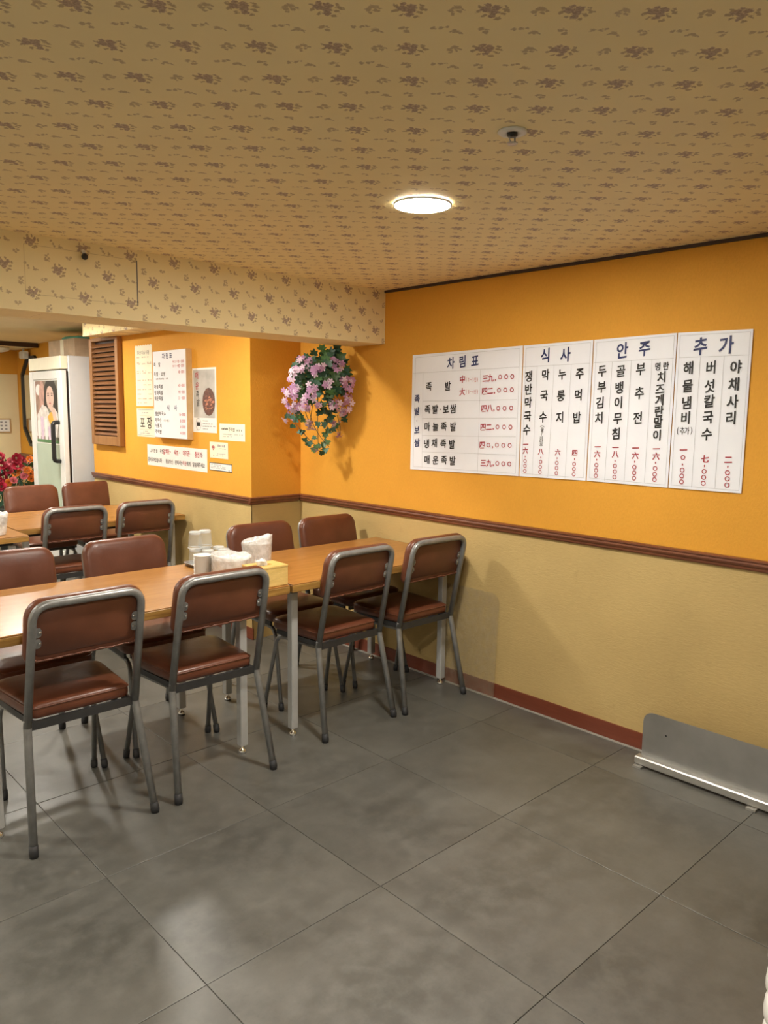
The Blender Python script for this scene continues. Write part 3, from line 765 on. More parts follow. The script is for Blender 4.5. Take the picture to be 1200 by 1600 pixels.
for r_ in ([('三', 770, 428), ('九', 820, 425), (',', 865, 445), ('o', 908, 415), ('o', 965, 412), ('o', 1022, 410)], [('四', 762, 548), ('二', 815, 545), (',', 855, 565), ('o', 897, 538), ('o', 957, 536), ('o', 1018, 534)],
           [('四', 757, 710), ('八', 812, 708), (',', 850, 728), ('o', 890, 708), ('o', 950, 708), ('o', 1012, 706)], [('四', 748, 885), ('二', 803, 885), (',', 843, 903), ('o', 884, 882), ('o', 945, 883), ('o', 1005, 884)],
           [('四', 740, 1053), ('o', 798, 1053), (',', 838, 1074), ('o', 878, 1053), ('o', 938, 1055), ('o', 998, 1056)], [('三', 750, 1220), ('九', 805, 1222), (',', 843, 1244), ('o', 882, 1225), ('o', 938, 1228), ('o', 995, 1230)]):
    price(rd, c3, r_, .040)
for k_, m_ in ((nv, 'ink_navy'), (bk, 'ink_black'), (rd, 'ink_red'), (gy, 'ink_pink')): k_.build_each(t1, M[m_])
# sheet 2
t2, XL = menu_sheet([(818.5, 540), (927, 531), (915, 751), (811.5, 744)], 'second menu sheet from the left, four vertical columns of noodle and rice dishes', (c4((90, 380)), c4((730, 345))),
    [(c4((236, 372)), c4((190, 1398))), (c4((395, 362)), c4((335, 1412))), (c4((556, 354)), c4((497, 1426)))])
nv, bk, rd = Ink(XL), Ink(XL), Ink(XL)
for c, x, y in (('식', 310, 275), ('사', 500, 265)): nv.ch(c, *c4((x, y)), .072, .062)
for c, x, y in (('쟁', 155, 470), ('반', 155, 590), ('막', 152, 715), ('국', 145, 845), ('수', 138, 970), ('막', 315, 455), ('국', 300, 650), ('수', 290, 850),
                ('누', 470, 450), ('룽', 458, 650), ('지', 445, 855), ('주', 635, 445), ('먹', 620, 645), ('밥', 608, 855)): bk.ch(c, *c4((x, y)), .056, .050)
for c, x, y in (('물', 283, 970), ('/', 278, 1012), ('비', 275, 1050), ('빔', 272, 1085)): bk.ch(c, *c4((x, y)), .026, .022, 0, .006)
for c, x, y in (('︵', 283, 937), ('︶', 272, 1116)): bk.ch(c, *c4((x, y)), .026, .026, 0, .006)
price(rd, c4, [('一', 128, 1105), ('六', 125, 1165), (',', 123, 1222), ('o', 122, 1262), ('o', 121, 1308), ('o', 119, 1355), ('八', 270, 1175), (',', 270, 1230), ('o', 268, 1270), ('o', 265, 1318), ('o', 262, 1365),
               ('六', 428, 1180), (',', 422, 1237), ('o', 419, 1280), ('o', 417, 1328), ('o', 415, 1376), ('四', 588, 1187), (',', 586, 1246), ('o', 582, 1290), ('o', 580, 1338), ('o', 578, 1387)], .033)
for k_, m_ in ((nv, 'ink_navy'), (bk, 'ink_black'), (rd, 'ink_red')): k_.build_each(t2, M[m_])
# sheet 3
t3, XL = menu_sheet([(928.5, 531), (1058, 520), (1043, 762), (916.5, 751)], 'third menu sheet from the left, four columns of side dishes under a navy heading', (c4((770, 340)), (1053, 559.5)),
    [(c4((940, 330)), c4((868, 1448))), (c4((1120, 320)), c4((1050, 1456))), (c5((108, 350)), c5((38, 1450)))])
nv, bk, rd = Ink(XL), Ink(XL), Ink(XL)
nv.ch('안', *c4((1035, 225)), .074, .064); nv.ch('주', 1007, 545, .070, .062)
for c, x, y in (('두', 845, 420), ('부', 840, 570), ('김', 822, 715), ('치', 812, 860), ('골', 1020, 420), ('뱅', 1005, 575), ('이', 995, 715), ('무', 990, 865), ('침', 972, 1005)): bk.ch(c, *c4((x, y)), .056, .050)
for c, x, y in (('부', 1001, 577), ('추', 999, 614), ('전', 996, 653)): bk.ch(c, x, y, .056, .050)
for c, x, y in (('명', 158, 415), ('란', 232, 410)): bk.ch(c, *c5((x, y)), .036, .030)
for c, x, y in (('치', 190, 510), ('즈', 178, 615), ('계', 172, 715), ('란', 170, 815), ('말', 162, 915), ('이', 150, 1030)): bk.ch(c, *c5((x, y)), .050, .046)
price(rd, c4, [('一', 803, 1128), ('六', 798, 1195), (',', 793, 1252), ('o', 790, 1300), ('o', 787, 1350), ('o', 785, 1400), ('一', 970, 1135), ('八', 968, 1200), (',', 965, 1264), ('o', 964, 1308), ('o', 963, 1362), ('o', 960, 1413),
               ('一', 1158, 1140), ('六', 1155, 1210), (',', 1150, 1270), ('o', 1147, 1320), ('o', 1145, 1372), ('o', 1143, 1423)], .034)
price(rd, c5, [('一', 145, 1150), ('六', 143, 1215), (',', 138, 1277), ('o', 134, 1325), ('o', 130, 1378), ('o', 128, 1425)], .034)
for k_, m_ in ((nv, 'ink_navy'), (bk, 'ink_black'), (rd, 'ink_red')): k_.build_each(t3, M[m_])
# sheet 4
t4, XL = menu_sheet([(1059.5, 520), (1177, 514), (1158, 771), (1044.5, 762)], 'rightmost menu sheet with three columns of extras and the glossiest heading', (c5((350, 337)), c5((968, 312))),
    [(c5((540, 330)), c5((460, 1495))), (c5((752, 320)), c5((668, 1505)))])
nv, bk, rd = Ink(XL), Ink(XL), Ink(XL)
for c, x, y in (('추', 540, 235), ('가', 770, 225)): nv.ch(c, *c5((x, y)), .076, .066)
for c, x, y in (('해', 430, 430), ('물', 425, 590), ('냄', 415, 740), ('비', 405, 875), ('버', 632, 425), ('섯', 620, 590), ('칼', 618, 725), ('국', 605, 870), ('수', 595, 1020), ('야', 855, 420), ('채', 835, 575), ('사', 825, 730), ('리', 810, 875)): bk.ch(c, *c5((x, y)), .056, .050)
for k, c in enumerate('(추가)'): bk.ch(c, *c5((336+k*41, 990)), .034, .024, 0, .008)
price(rd, c5, [('一', 388, 1160), ('o', 383, 1228), (',', 378, 1292), ('o', 376, 1340), ('o', 372, 1393), ('o', 369, 1445), ('七', 580, 1240), (',', 575, 1305), ('o', 572, 1352), ('o', 568, 1405), ('o', 564, 1458),
               ('二', 788, 1248), (',', 783, 1312), ('o', 780, 1363), ('o', 778, 1418), ('o', 775, 1473)], .034)
for k_, m_ in ((nv, 'ink_navy'), (bk, 'ink_black'), (rd, 'ink_red')): k_.build_each(t4, M[m_])

# ------------------------------------------------------------------ notices on the protruding wall (plane X = PX)
def notice(name, label, cat, y1, y0, z1, z0, mat, thick=.0012, gap=.0006, edge=None, group='paper notices on the orange wall'):
    """y1 is the picture-left side (larger y)"""
    t = thing(name, label, cat, (PX-gap, (y0+y1)/2, (z0+z1)/2), 0, group)
    MB().box(-thick, 0, -(y1-y0)/2, (y1-y0)/2, -(z1-z0)/2, (z1-z0)/2).build('sheet' if thick < .01 else 'board', mat, t)
    t['w'] = 0; del t['w']
    class B: pass
    b = B(); b.t = t; b.X = -thick-.0006; b.cy = (y0+y1)/2; b.cz = (z0+z1)/2; return b
def ink_on(b): return Ink(b.X)
def bars(b, rows, mat, seed=1, hh=.004):
    """tiny unreadable print: short broken strokes in rows: (y_left, y_right, z)"""
    mb = MB(); rnd = random.Random(seed)
    for (ya, yb, z) in rows:
        y = ya
        while y > yb:
            w = rnd.uniform(.004, .012); w = min(w, y-yb)
            if rnd.random() < .82: mb.add([(b.X, y-b.cy, z-b.cz-hh*rnd.uniform(.3, .6)), (b.X, y-w-b.cy, z-b.cz-hh*.5), (b.X, y-w-b.cy, z-b.cz+hh*rnd.uniform(.2, .6)), (b.X, y-b.cy, z-b.cz+hh*.5)], [(0, 1, 2, 3)])
            y -= w+.0035
    mb.build('small_print', mat, b.t)['kind'] = 'stuff'
# origin-of-ingredients sheet
b = notice('notice_sheet', 'cream scalloped notice with three columns of tiny print, left of the price board', 'notice', 5.742, 5.462, 1.972, 1.523, M['papercream'])
sc = MB()
for k in range(7):
    yy = 5.722-k*.040-b.cy; sc.add([(-.0012, yy+.022*math.cos(a), .2242+.016*math.sin(a)) for a in [math.pi*j/8 for j in range(9)]]+[(0, yy+.022*math.cos(a), .2242+.016*math.sin(a)) for a in [math.pi*j/8 for j in range(9)]],
                                   [tuple(range(9)), tuple(range(17, 8, -1))]+[(j, j+1, 10+j, 9+j) for j in range(8)])
sc.build('scalloped_edge', M['papercream'], b.t)
k = ink_on(b)
k.string('원산지표시판', 5.69-b.cy, 1.930-b.cz, .034, .034, .026, 0, .02); k.build(b.t, M['ink_black'])
rows = []
for i, z in enumerate((1.895, 1.855, 1.845, 1.790, 1.775, 1.72, 1.685, 1.65, 1.615, 1.58, 1.548)):
    for c_, (a, e) in enumerate(((5.715, 5.655), (5.628, 5.565), (5.54, 5.475))):
        if (i*3+c_) % 7 != 4: rows.append((a, e, z))
bars(b, rows, M['ink_faint'], 3, .009)
# takeaway card
b = notice('notice_sheet', 'pale green-bordered card with two large black letters, under the cream notice', 'notice', 5.742, 5.445, 1.505, 1.286, M['papercream'])
fr = MB()
for z in (.098, -.098): fr.box(b.X-.0002, b.X, -.135, .135, z-.0012, z+.0012)
for z in (.052, -.052): fr.box(b.X-.0002, b.X, -.10, .10, z-.0008, z+.0008)
fr.build('border_lines', M['leafblue'], b.t)['kind'] = 'stuff'
k = ink_on(b); k.at('포', .052, 0, .092, .092, 0, .02); k.at('장', -.065, 0, .096, .096, 0, .02); k.build(b.t, M['ink_black'])
bars(b, [(5.65, 5.54, 1.472), (5.63, 5.565, 1.328), (5.68, 5.51, 1.313)], M['ink_grey'], 5, .010)
# price board
b = notice('price_board', 'white printed price board with tan edges, thick, hung on the orange wall', 'menu board', 5.360, 4.866, 1.923, 1.292, M['boardedge'], .045, .001, group=None)
b.cy = 5.181
MB().box(b.X-.0012, b.X+.0003, -.243, .243, -.312, .312).build('printed_face', M['laminate'], b.t)
b.X -= .0020
navy, blk, red = Ink(b.X), Ink(b.X), Ink(b.X)
for c, y, z in (('차', 5.26, 1.884), ('림', 5.205, 1.884), ('표', 5.15, 1.884), ('식', 5.205, 1.512), ('사', 5.095, 1.512)): navy.at(c, y-b.cy, z-b.cz, .044, .044, 0, .02)
for txt, z in (('족 발', 1.825), ('족발·보쌈', 1.757), ('마늘족발', 1.666), ('냉채족발', 1.621), ('매운족발', 1.580), ('쟁반막국수', 1.467), ('막국수', 1.421), ('누룽지', 1.380), ('주먹밥', 1.335)):
    blk.string(txt, 5.395-b.cy, z-b.cz, .034, .034 if txt[0] != '족' else .036, .034, 0, .016)
blk.string('(물/비빔)', 5.275-b.cy, 1.419-b.cz, .020, .016, .018, 0, .008)
red.string('中(2~3인)', 5.115-b.cy, 1.838-b.cz, .020, .015, .018, 0, .01); red.string('大(3~4인)', 5.115-b.cy, 1.808-b.cz, .020, .015, .018, 0, .01)
for txt, z in (('39,000', 1.838), ('42,000', 1.808), ('48,000', 1.765), ('42,000', 1.670), ('40,000', 1.625), ('39,000', 1.583), ('16,000', 1.467), ('8,000', 1.421), ('6,000', 1.380), ('4,000', 1.335)):
    red.string(txt, 4.965+.015*(len(txt)-1)-b.cy, z-b.cz, .030, .0152, .024, 0, .016)
for k_, m_ in ((navy, 'ink_navy'), (blk, 'ink_black'), (red, 'ink_pink')): k_.build(b.t, M[m_])
bars(b, [(5.39, 5.20, 1.721)], M['ink_grey'], 8, .012)
# dish poster
b = notice('dish_poster', 'tall poster showing a plate of glazed meat with red and black vertical letters', 'poster', 4.863, 4.548, 1.788, 1.346, M['paperwhite'], group=None)
MB().box(b.X-.0002, b.X+.0003, -.142, .142, -.120, .208).build('grey_print', M['papergrey'], b.t)
b.X -= .0006
bl = MB(); rnd = random.Random(2)
bl.add([(b.X, -.06+.082*math.cos(a), -.010+.095*math.sin(a)) for a in [2*math.pi*j/28 for j in range(28)]], [tuple(range(28))]); bl.build('plate_print', simple('dark_glaze_print', (.12, .05, .035), .5, var=.5, scale=60), b.t)
meats = {'ink_meat': MB(), 'ink_meat2': MB()}
for j in range(46):
    a, r = rnd.uniform(0, 6.28), .060*math.sqrt(rnd.random()); w = rnd.uniform(.008, .016); q = rnd.uniform(0, 3)
    yy, zz = -.06+r*math.cos(a), -.008+r*1.15*math.sin(a)
    meats['ink_meat' if j % 2 else 'ink_meat2'].add([(b.X-.0003-.00001*j, yy+w*math.cos(u+q)*1.2, zz+w*.6*math.sin(u)) for u in [2*math.pi*i/7 for i in range(7)]], [tuple(range(7))])
meats['ink_meat'].build('meat_print', simple('pale_meat_print', (.50, .20, .12), .5, var=.3, scale=50), b.t); meats['ink_meat2'].build('meat_print', simple('dark_meat_print', (.16, .05, .035), .5, var=.3, scale=50), b.t)
r1, k1 = Ink(b.X), Ink(b.X)
r1.at('매', .095, .170, .055, .050); r1.at('운', .092, .100, .055, .050); k1.at('족', .088, .040, .055, .048); k1.at('발', .082, -.015, .055, .048)
r1.build(b.t, M['ink_red']); k1.build(b.t, M['ink_black'])
MB().box(b.X-.0003, b.X, .060, .105, -.178, -.150).build('package_print', M['ink_black'], b.t)
ring = MB(); N = 28
ring.add([(b.X, .083+.037*math.cos(2*math.pi*j/N), -.165+.043*math.sin(2*math.pi*j/N)) for j in range(N)]+[(b.X, .083+.034*math.cos(2*math.pi*j/N), -.165+.040*math.sin(2*math.pi*j/N)) for j in range(N)], [(j, (j+1) % N, N+(j+1) % N, N+j) for j in range(N)])
ring.build('ring_print', M['ink_grey'], b.t)
bars(b, [(4.73, 4.66, 1.427), (4.73, 4.60, 1.407), (4.73, 4.565, 1.390), (4.73, 4.66, 1.372)], M['ink_grey'], 9, .007)
# rice ball card
b = notice('notice_sheet', 'small cream card with one bold line, right of the dish poster', 'notice', 4.513, 4.205, 1.413, 1.302, M['papercream'])
k = ink_on(b); k.string('주먹밥', 4.39-b.cy, 1.375-b.cz, .030, .028, .028, 0, .012); k.build(b.t, M['ink_black'])
bars(b, [(4.485, 4.41, 1.378), (4.30, 4.235, 1.372)], M['ink_black'], 4, .014); bars(b, [(4.485, 4.225, 1.343), (4.485, 4.36, 1.329)], M['ink_grey'], 6, .007)
# wifi card
b = notice('notice_sheet', 'small cream card with a red wireless signal symbol', 'notice', 4.643, 4.412, 1.286, 1.177, M['papercream'])
wf = MB()
for r in (.010, .019, .028):
    N = 12; an = [math.radians(40+100*j/N) for j in range(N+1)]
    wf.add([(b.X, .070+(r+.0032)*math.cos(a), -.002+(r+.0032)*math.sin(a)) for a in an]+[(b.X, .070+(r-.0032)*math.cos(a), -.002+(r-.0032)*math.sin(a)) for a in an], [(j, j+1, N+2+j, N+1+j) for j in range(N)])
wf.add([(b.X, .070+.006*math.cos(a), .004+.006*math.sin(a)) for a in [2*math.pi*j/12 for j in range(12)]], [tuple(range(12))])
wf.build('signal_symbol', M['ink_red'], b.t)
bars(b, [(4.612, 4.588, 1.192)], M['ink_red'], 2, .008); bars(b, [(4.545, 4.435, 1.262)], M['ink_grey'], 3, .018)
bars(b, [(4.525, 4.435, 1.243), (4.555, 4.44, 1.208), (4.555, 4.47, 1.195)], M['ink_grey'], 4, .006)
# black framed strip
b = notice('notice_sheet', 'small white strip with a black border, lowest of the notices', 'notice', 4.650, 4.364, 1.145, 1.090, M['ink_black'])
MB().box(b.X-.0002, b.X+.0003, -.138, .138, -.0225, .0225).build('white_face', M['paperwhite'], b.t); b.X -= .0006
bars(b, [(4.63, 4.50, 1.131), (4.63, 4.44, 1.119), (4.63, 4.44, 1.109), (4.41, 4.385, 1.100)], M['ink_grey'], 7, .005)
# long notice
b = notice('notice_sheet', 'long white notice with two lines of black and red letters above the chair rail', 'notice', 5.578, 4.682, 1.230, 1.070, M['paperwhite'])
k1, r1 = Ink(b.X), Ink(b.X)
k1.string('고객분들 위한', 5.515-b.cy, 1.185-b.cz, .034, .031, .030, 0, .014)
r1.string('앞치마, 식초, 머리끈, 충전기', 5.305-b.cy, 1.187-b.cz, .044, .0335, .037, 0, .026); k1.at('가', 4.755-b.cy, 1.183-b.cz, .034, .030, 0, .014)
k1.string('준비되어있습니다, 필요하신 분께서는', 5.555-b.cy, 1.115-b.cz, .036, .0285, .032, 0, .016); r1.string('직원', 5.015-b.cy, 1.115-b.cz, .036, .030, .032, 0, .018); k1.string('에게 말씀해주세요', 4.955-b.cy, 1.115-b.cz, .036, .0285, .032, 0, .016)
k1.build(b.t, M['ink_black']); r1.build(b.t, M['ink_red'])

# ------------------------------------------------------------------ louvered shutter
lv = thing('louver_shutter', 'brown wooden louver shutter hung on the orange wall beside the fridge', 'louver', (PX-.0006, 6.246, 1.196))
Wd, Ht, D = .554, .885, .045
for s in (-1, 1): MB().bbox(-D, 0, s*Wd/2-(.05 if s > 0 else 0), s*Wd/2+(0 if s > 0 else .05), 0, Ht, .003).build('stile', M['louver_frame'], lv)
MB().bbox(-D, 0, -Wd/2+.0505, Wd/2-.0505, 0, .075, .003).build('bottom_rail', M['louver_frame'], lv)
MB().bbox(-D, 0, -Wd/2+.0505, Wd/2-.0505, Ht-.03, Ht, .003).build('top_rail', M['louver_frame'], lv)
MB().box(-.006, -.001, -Wd/2+.051, Wd/2-.051, .076, Ht-.031).build('backing', M['crown'], lv)
ns = 20
sm = MB().loops([[(-.042, y, -.004), (-.039, y, -.010), (-.010, y, .018), (-.013, y, .023)] for y in (-Wd/2+.052, Wd/2-.052)], smooth=False).mesh('slat', M['louver'])
for k in range(ns): link('slat', sm, lv, None, (0, 0, .092+k*(Ht-.030-.075-.022)/ns))

# ------------------------------------------------------------------ fridge and things round it
FX0, FX1, FY0, FY1, FZ = 2.512, 3.09, 6.70, 7.48, 1.946
fg = thing('display_fridge', 'tall pale grey upright fridge with a glazed white-framed door', 'fridge', (FX0, FY0, 0))
fw, fl = FX1-FX0, FY1-FY0
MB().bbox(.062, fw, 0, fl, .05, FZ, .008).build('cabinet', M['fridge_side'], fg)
MB().bbox(.0, .0615, 0.005, fl-.005, FZ-.115, FZ-.004, .004).build('header_panel', M['papercream'], fg)
MB().box(.05, fw-.02, .02, fl-.02, .001, .0495).build('plinth', M['white'], fg)
MB().box(.046, .0615, .004, fl-.004, .11, FZ-.13).build('gasket', M['black'], fg)
dr = MB()
z0, z1 = .10, FZ-.125
dr.bbox(0, .045, 0, .10, z0, z1, .004).bbox(0, .045, fl-.09, fl, z0, z1, .004).bbox(0.001, .045, .1005, fl-.0905, z0, z0+.13, .004).bbox(0.001, .045, .1005, fl-.0905, z1-.075, z1, .004)
door = dr.build('door', M['white'], fg)
MB().box(.012, .030, .1008, fl-.0908, z0+.1305, z1-.0755).build('glass_pane', M['fridgeglass'], door)
hz0, hz1 = 1.035, 1.375
MB().tube(fillet([(-.001, .085, hz1), (-.055, .085, hz1-.004), (-.055, .085, hz0+.004), (-.001, .085, hz0)], .04, 5), .019, 10).build('handle', M['black'], door)
# printed picture on the door: a flat advertisement, stylised
ad = thing('door_poster', 'flat advertising print of a dark-haired woman in white on the fridge door glass', 'poster', (FX0+.0113, FY0, 0))
py0, py1, pz0, pz1 = .125, fl-.115, 1.185, z1-.085
def flat(name, pts, mat, k): 
    return MB().add([(-.0003*k, y, z) for y, z in pts], [tuple(range(len(pts)))]).build(name, mat, ad)
def uv(u, v): return (py1+(py0-py1)*u, pz0+(pz1-pz0)*v)
def ell(u, v, ru, rv, n=24): return [uv(u+ru*math.cos(2*math.pi*j/n), v+rv*math.sin(2*math.pi*j/n)) for j in range(n)]
flat('white_ground', [uv(-.06, -.02), uv(1.03, -.02), uv(1.03, 1.10), uv(-.06, 1.10)], M['paperwhite'], 1)
flat('brown_ground', [uv(0, .05), uv(1, .05), uv(1, 1), uv(0, 1)], simple('poster_brown', (.33, .20, .15), .5, var=.5, scale=9), 2)
flat('grey_ground', [uv(.45, .05), uv(1, .05), uv(1, 1), uv(.45, 1)], simple('poster_grey', (.20, .19, .15), .5, var=.5, scale=7), 2.5)
flat('white_patch', ell(.14, .86, .12, .09), M['paperwhite'], 3)
flat('pink_patch', ell(.3, .78, .13, .22), simple('poster_pink', (.58, .34, .28), .5, var=.3, scale=15), 3.2)
flat('hair', [uv(.42, .35), uv(.38, .6), uv(.42, .9), uv(.52, 1), uv(.86, 1), uv(.98, .86), uv(.98, .5), uv(.9, .42), uv(.8, .6), uv(.55, .6), uv(.55, .38)], simple('poster_hair', (.022, .016, .014), .5), 4)
flat('blouse', [uv(.0, .10), uv(.05, .45), uv(.3, .62), uv(.5, .58), uv(.62, .45), uv(.82, .58), uv(.98, .48), uv(.98, .10)], simple('poster_blouse', (.72, .66, .63), .5, var=.25, scale=18), 4.4)
flat('yellow_top', [uv(.52, .42), uv(.62, .30), uv(.82, .34), uv(.80, .50), uv(.66, .50)], simple('poster_yellow', (.75, .42, .06), .5), 4.8)
flat('face', ell(.66, .73, .17, .185), simple('poster_skin', (.72, .50, .42), .5, var=.08), 5.2)
flat('hand', [uv(.60, .56), uv(.70, .62), uv(.86, .54), uv(.95, .36), uv(.80, .34), uv(.74, .48)], simple('poster_hand', (.72, .50, .42), .5, var=.1), 5.5)
for u in (.59, .75): flat('eye', ell(u, .765, .035, .010, 10), M['ink_black'], 5.8)
for u in (.59, .75): flat('eyebrow', ell(u, .80, .045, .007, 10), simple('poster_brow', (.12, .07, .05), .5), 5.8)
flat('lips', ell(.66, .64, .04, .012, 10), M['ink_pink'], 5.8)
for j, (u, h_) in enumerate(((.12, .36), (.27, .42), (.44, .38), (.60, .26), (.78, .30))): flat('glassware', [uv(u-.06, .05), uv(u+.06, .05), uv(u+.065, h_), uv(u-.065, h_)], M['pinkglass'] if 'pinkglass' in M else M['palelilac'] if j % 2 else M['paperwhite'], 6+.1*j)
flat('green_band', [uv(0, 0), uv(1, 0), uv(1, .05), uv(0, .05)], simple('poster_green', (.10, .24, .10), .5), 6.8)
bx_ = thing('cardboard_box', 'plain cardboard box standing on top of the fridge', 'box', (2.70, 6.86, FZ+.0008))
MB().bbox(0, .30, 0, .62, 0, .165, .002).build('carton', M['cardboard'], bx_)
MB().box(-.0006, -.0001, .25, .33, 0, .165).build('tape', M['papercream'], bx_)
cl = MB(); rnd = random.Random(11)
cl.loops([[(.115*math.cos(a)*s_*(1+.1*math.sin(3*a)), .20*math.sin(a)*s_, z_+.003+.0025*math.sin(5*a)) for a in [2*math.pi*j/20 for j in range(20)]] for s_, z_ in ((1, .001), (1.02, .012), (.85, .024), (.5, .032), (.1, .035))])
tag(cl.build('folded_cloth', M['teal'], None, (2.84, 7.12, FZ+.167)), 'crumpled teal cloth lying on the cardboard box', 'cloth')
jar = thing('white_canister', 'small round white canister on the rear corner of the fridge top', 'canister', (2.985, 6.80, FZ+.0008))
MB().lathe([(.0001, 0), (.030, 0), (.036, .012), (.038, .035), (.030, .055), (.0001, .062)], 20).build('body', M['whiteplastic'], jar)
# octagonal mirror
mz0, mz1, my0, my1 = 1.045, 2.075, 8.86, 9.515
mr = thing('octagonal_mirror', 'black-framed octagonal mirror on the orange wall behind the fridge', 'mirror', (WX-.001, (my0+my1)/2, (mz0+mz1)/2))
def octa(w, h, c): return [(w, -h+c), (w, h-c), (w-c, h), (-w+c, h), (-w, h-c), (-w, -h+c), (-w+c, -h), (w-c, -h)]
w_, h_ = (my1-my0)/2, (mz1-mz0)/2
o1, o2 = octa(w_, h_, .20), octa(w_-.03, h_-.03, .19)
fm = MB(); fm.add([(0, y, z) for y, z in o1]+[(-.028, y, z) for y, z in o1]+[(-.028, y, z) for y, z in o2]+[(-.012, y, z) for y, z in o2], [f for j in range(8) for f in ((j, (j+1) % 8, 8+(j+1) % 8, 8+j), (8+j, 8+(j+1) % 8, 16+(j+1) % 8, 16+j), (16+j, 16+(j+1) % 8, 24+(j+1) % 8, 24+j))])
fm.build('frame', M['mirrorframe'], mr)
MB().loops([[(-.0120, y, z) for y, z in o2], [(-.004, y, z) for y, z in o2]], smooth=False).build('mirror_glass', M['mirror'], mr)
# far wall fittings
q = on_y(4, 665, FARY-.005)
sw = thing('wall_notice', 'white framed card on the cream far wall, at the left picture edge', 'notice', (q.x-.02, FARY-.0058, q.z))
MB().bbox(-.14, .11, -.018, 0, -.085, .085, .003).build('frame', M['boardedge'], sw)
MB().box(-.125, .095, -.0205, -.0182, -.07, .07).build('card', M['paperwhite'], sw)
pr = MB(); rnd = random.Random(4)
for i in range(3):
    for j in range(4): pr.box(-.11+j*.05, -.085+j*.05, -.0212, -.0206, -.05+i*.04, -.03+i*.04)
pr.build('print', M['ink_grey'], sw)
q = on_y(36, 545, 9.3)
fx = thing('wall_camera', 'white box-shaped camera hanging below the far ceiling strip', 'camera', (q.x, 9.3, 2.1595))
MB().tube([(0, 0, 0), (0, 0, -.03)], .014, 10).build('mount', M['whiteplastic'], fx)
MB().bbox(-.035, .035, -.09, .05, -.115, -.031, .012).build('housing', M['whiteplastic'], fx)
q = on_y(2, 541, 9.2)
fx = thing('ceiling_fixture', 'low white round fixture under the far ceiling strip, at the left picture edge', 'ceiling fixture', (q.x-.02, 9.25, 2.1595))
MB().lathe([(.0001, 0), (.11, 0), (.12, -.02), (.10, -.045), (.04, -.058), (.0001, -.06)], 24).build('body', M['whiteplastic'], fx)

# ------------------------------------------------------------------ flowers beside the fridge
fp = Vector((2.50, 8.12, 0))
bq = thing('flower_pot', 'big pot of crimson, pink and orange artificial flowers left of the fridge', 'flowers', fp)
MB().lathe([(.0001, .0005), (.11, .0005), (.15, .30), (.165, .48), (.17, .50), (.155, .50), (.14, .46), (.0001, .45)], 24).build('pot', M['pot'], bq)
def rose_mesh(mat, name):
    mb = MB(); rnd = random.Random(1)
    for ringi, (n, r, tilt, s_) in enumerate(((3, .006, 1.25, .030), (5, .016, .9, .036), (7, .026, .45, .040))):
        for k in range(n):
            a = 2*math.pi*k/n+ringi*.5; ca, sa = math.cos(a), math.sin(a)
            def q(u, v): # u across, v outward/up
                rad = r+v*s_*math.cos(tilt); zz = v*s_*math.sin(tilt)+.004*(3-ringi)
                return (ca*rad-sa*u*s_, sa*rad+ca*u*s_, zz)
            mb.add([q(-.3, 0), q(.3, 0), q(.62, .6), q(.35, 1.05), q(-.35, 1.05), q(-.62, .6)], [(0, 1, 2, 5), (5, 2, 3, 4)], True)
    return mb.mesh(name, mat)
roses = {c: rose_mesh(M[c], 'blossom') for c in ('redpetal', 'pinkpetal', 'orangepetal')}
def leaf_shape(kind):
    if kind == 'ivy': return [(0, 0), (.30, -.10), (.62, .05), (.40, .30), (.52, .62), (.22, .62), (0, 1.0), (-.22, .62), (-.52, .62), (-.40, .30), (-.62, .05), (-.30, -.10)]
    return [(0, 0), (.16, .2), (.24, .45), (.18, .72), (0, 1), (-.18, .72), (-.24, .45), (-.16, .2)]
def leaf_mesh(kind, mat):
    o = leaf_shape(kind); n = len(o); mb = MB()
    mb.add([(x, y, .22*abs(x)-.12*y*y) for x, y in o]+[(0, .42, -.03)], [(k, (k+1) % n, n) for k in range(n)], True)
    return mb.mesh('leaf', mat)
LM = {(k, c): leaf_mesh(k, M[c]) for k in ('ivy', 'long') for c in ('leafgreen', 'leafdark', 'leafblue')}
def place(name, me, parent, pos, nrm, roll, s):
    o = link(name, me, parent); z = Vector(nrm).normalized()
    x = Vector((math.cos(roll), math.sin(roll), 0)); x = (x - z*x.dot(z))
    if x.length < .05: x = Vector((0, 0, 1)) - z*z.z
    x.normalize(); y = z.cross(x)
    mt = Matrix((x, y, z)).transposed().to_4x4(); mt.translation = pos
    o.matrix_local = mt @ Matrix.Diagonal((s, s, s, 1)); return o
rnd = random.Random(21); base = Vector((0, 0, .46)); stem = MB()
spots = [(2, 727, 'redpetal'), (12, 735, 'redpetal'), (20, 722, 'redpetal'), (5, 745, 'redpetal'), (27, 728, 'redpetal'), (33, 720, 'redpetal'), (-6, 735, 'redpetal'), (26, 716, 'redpetal'), (16, 722, 'pinkpetal'), (0, 715, 'redpetal'),
         (42, 722, 'pinkpetal'), (36, 731, 'pinkpetal'), (47, 718, 'orangepetal'), (30, 738, 'orangepetal'), (24, 741, 'orangepetal'), (43, 735, 'orangepetal'), (48, 740, 'orangepetal'), (49, 748, 'orangepetal'), (38, 744, 'pinkpetal'),
         (14, 754, 'orangepetal'), (21, 751, 'pinkpetal'), (9, 757, 'orangepetal'), (33, 759, 'orangepetal'), (55, 728, 'pinkpetal'), (60, 740, 'orangepetal'), (-12, 748, 'redpetal'), (2, 760, 'redpetal')]
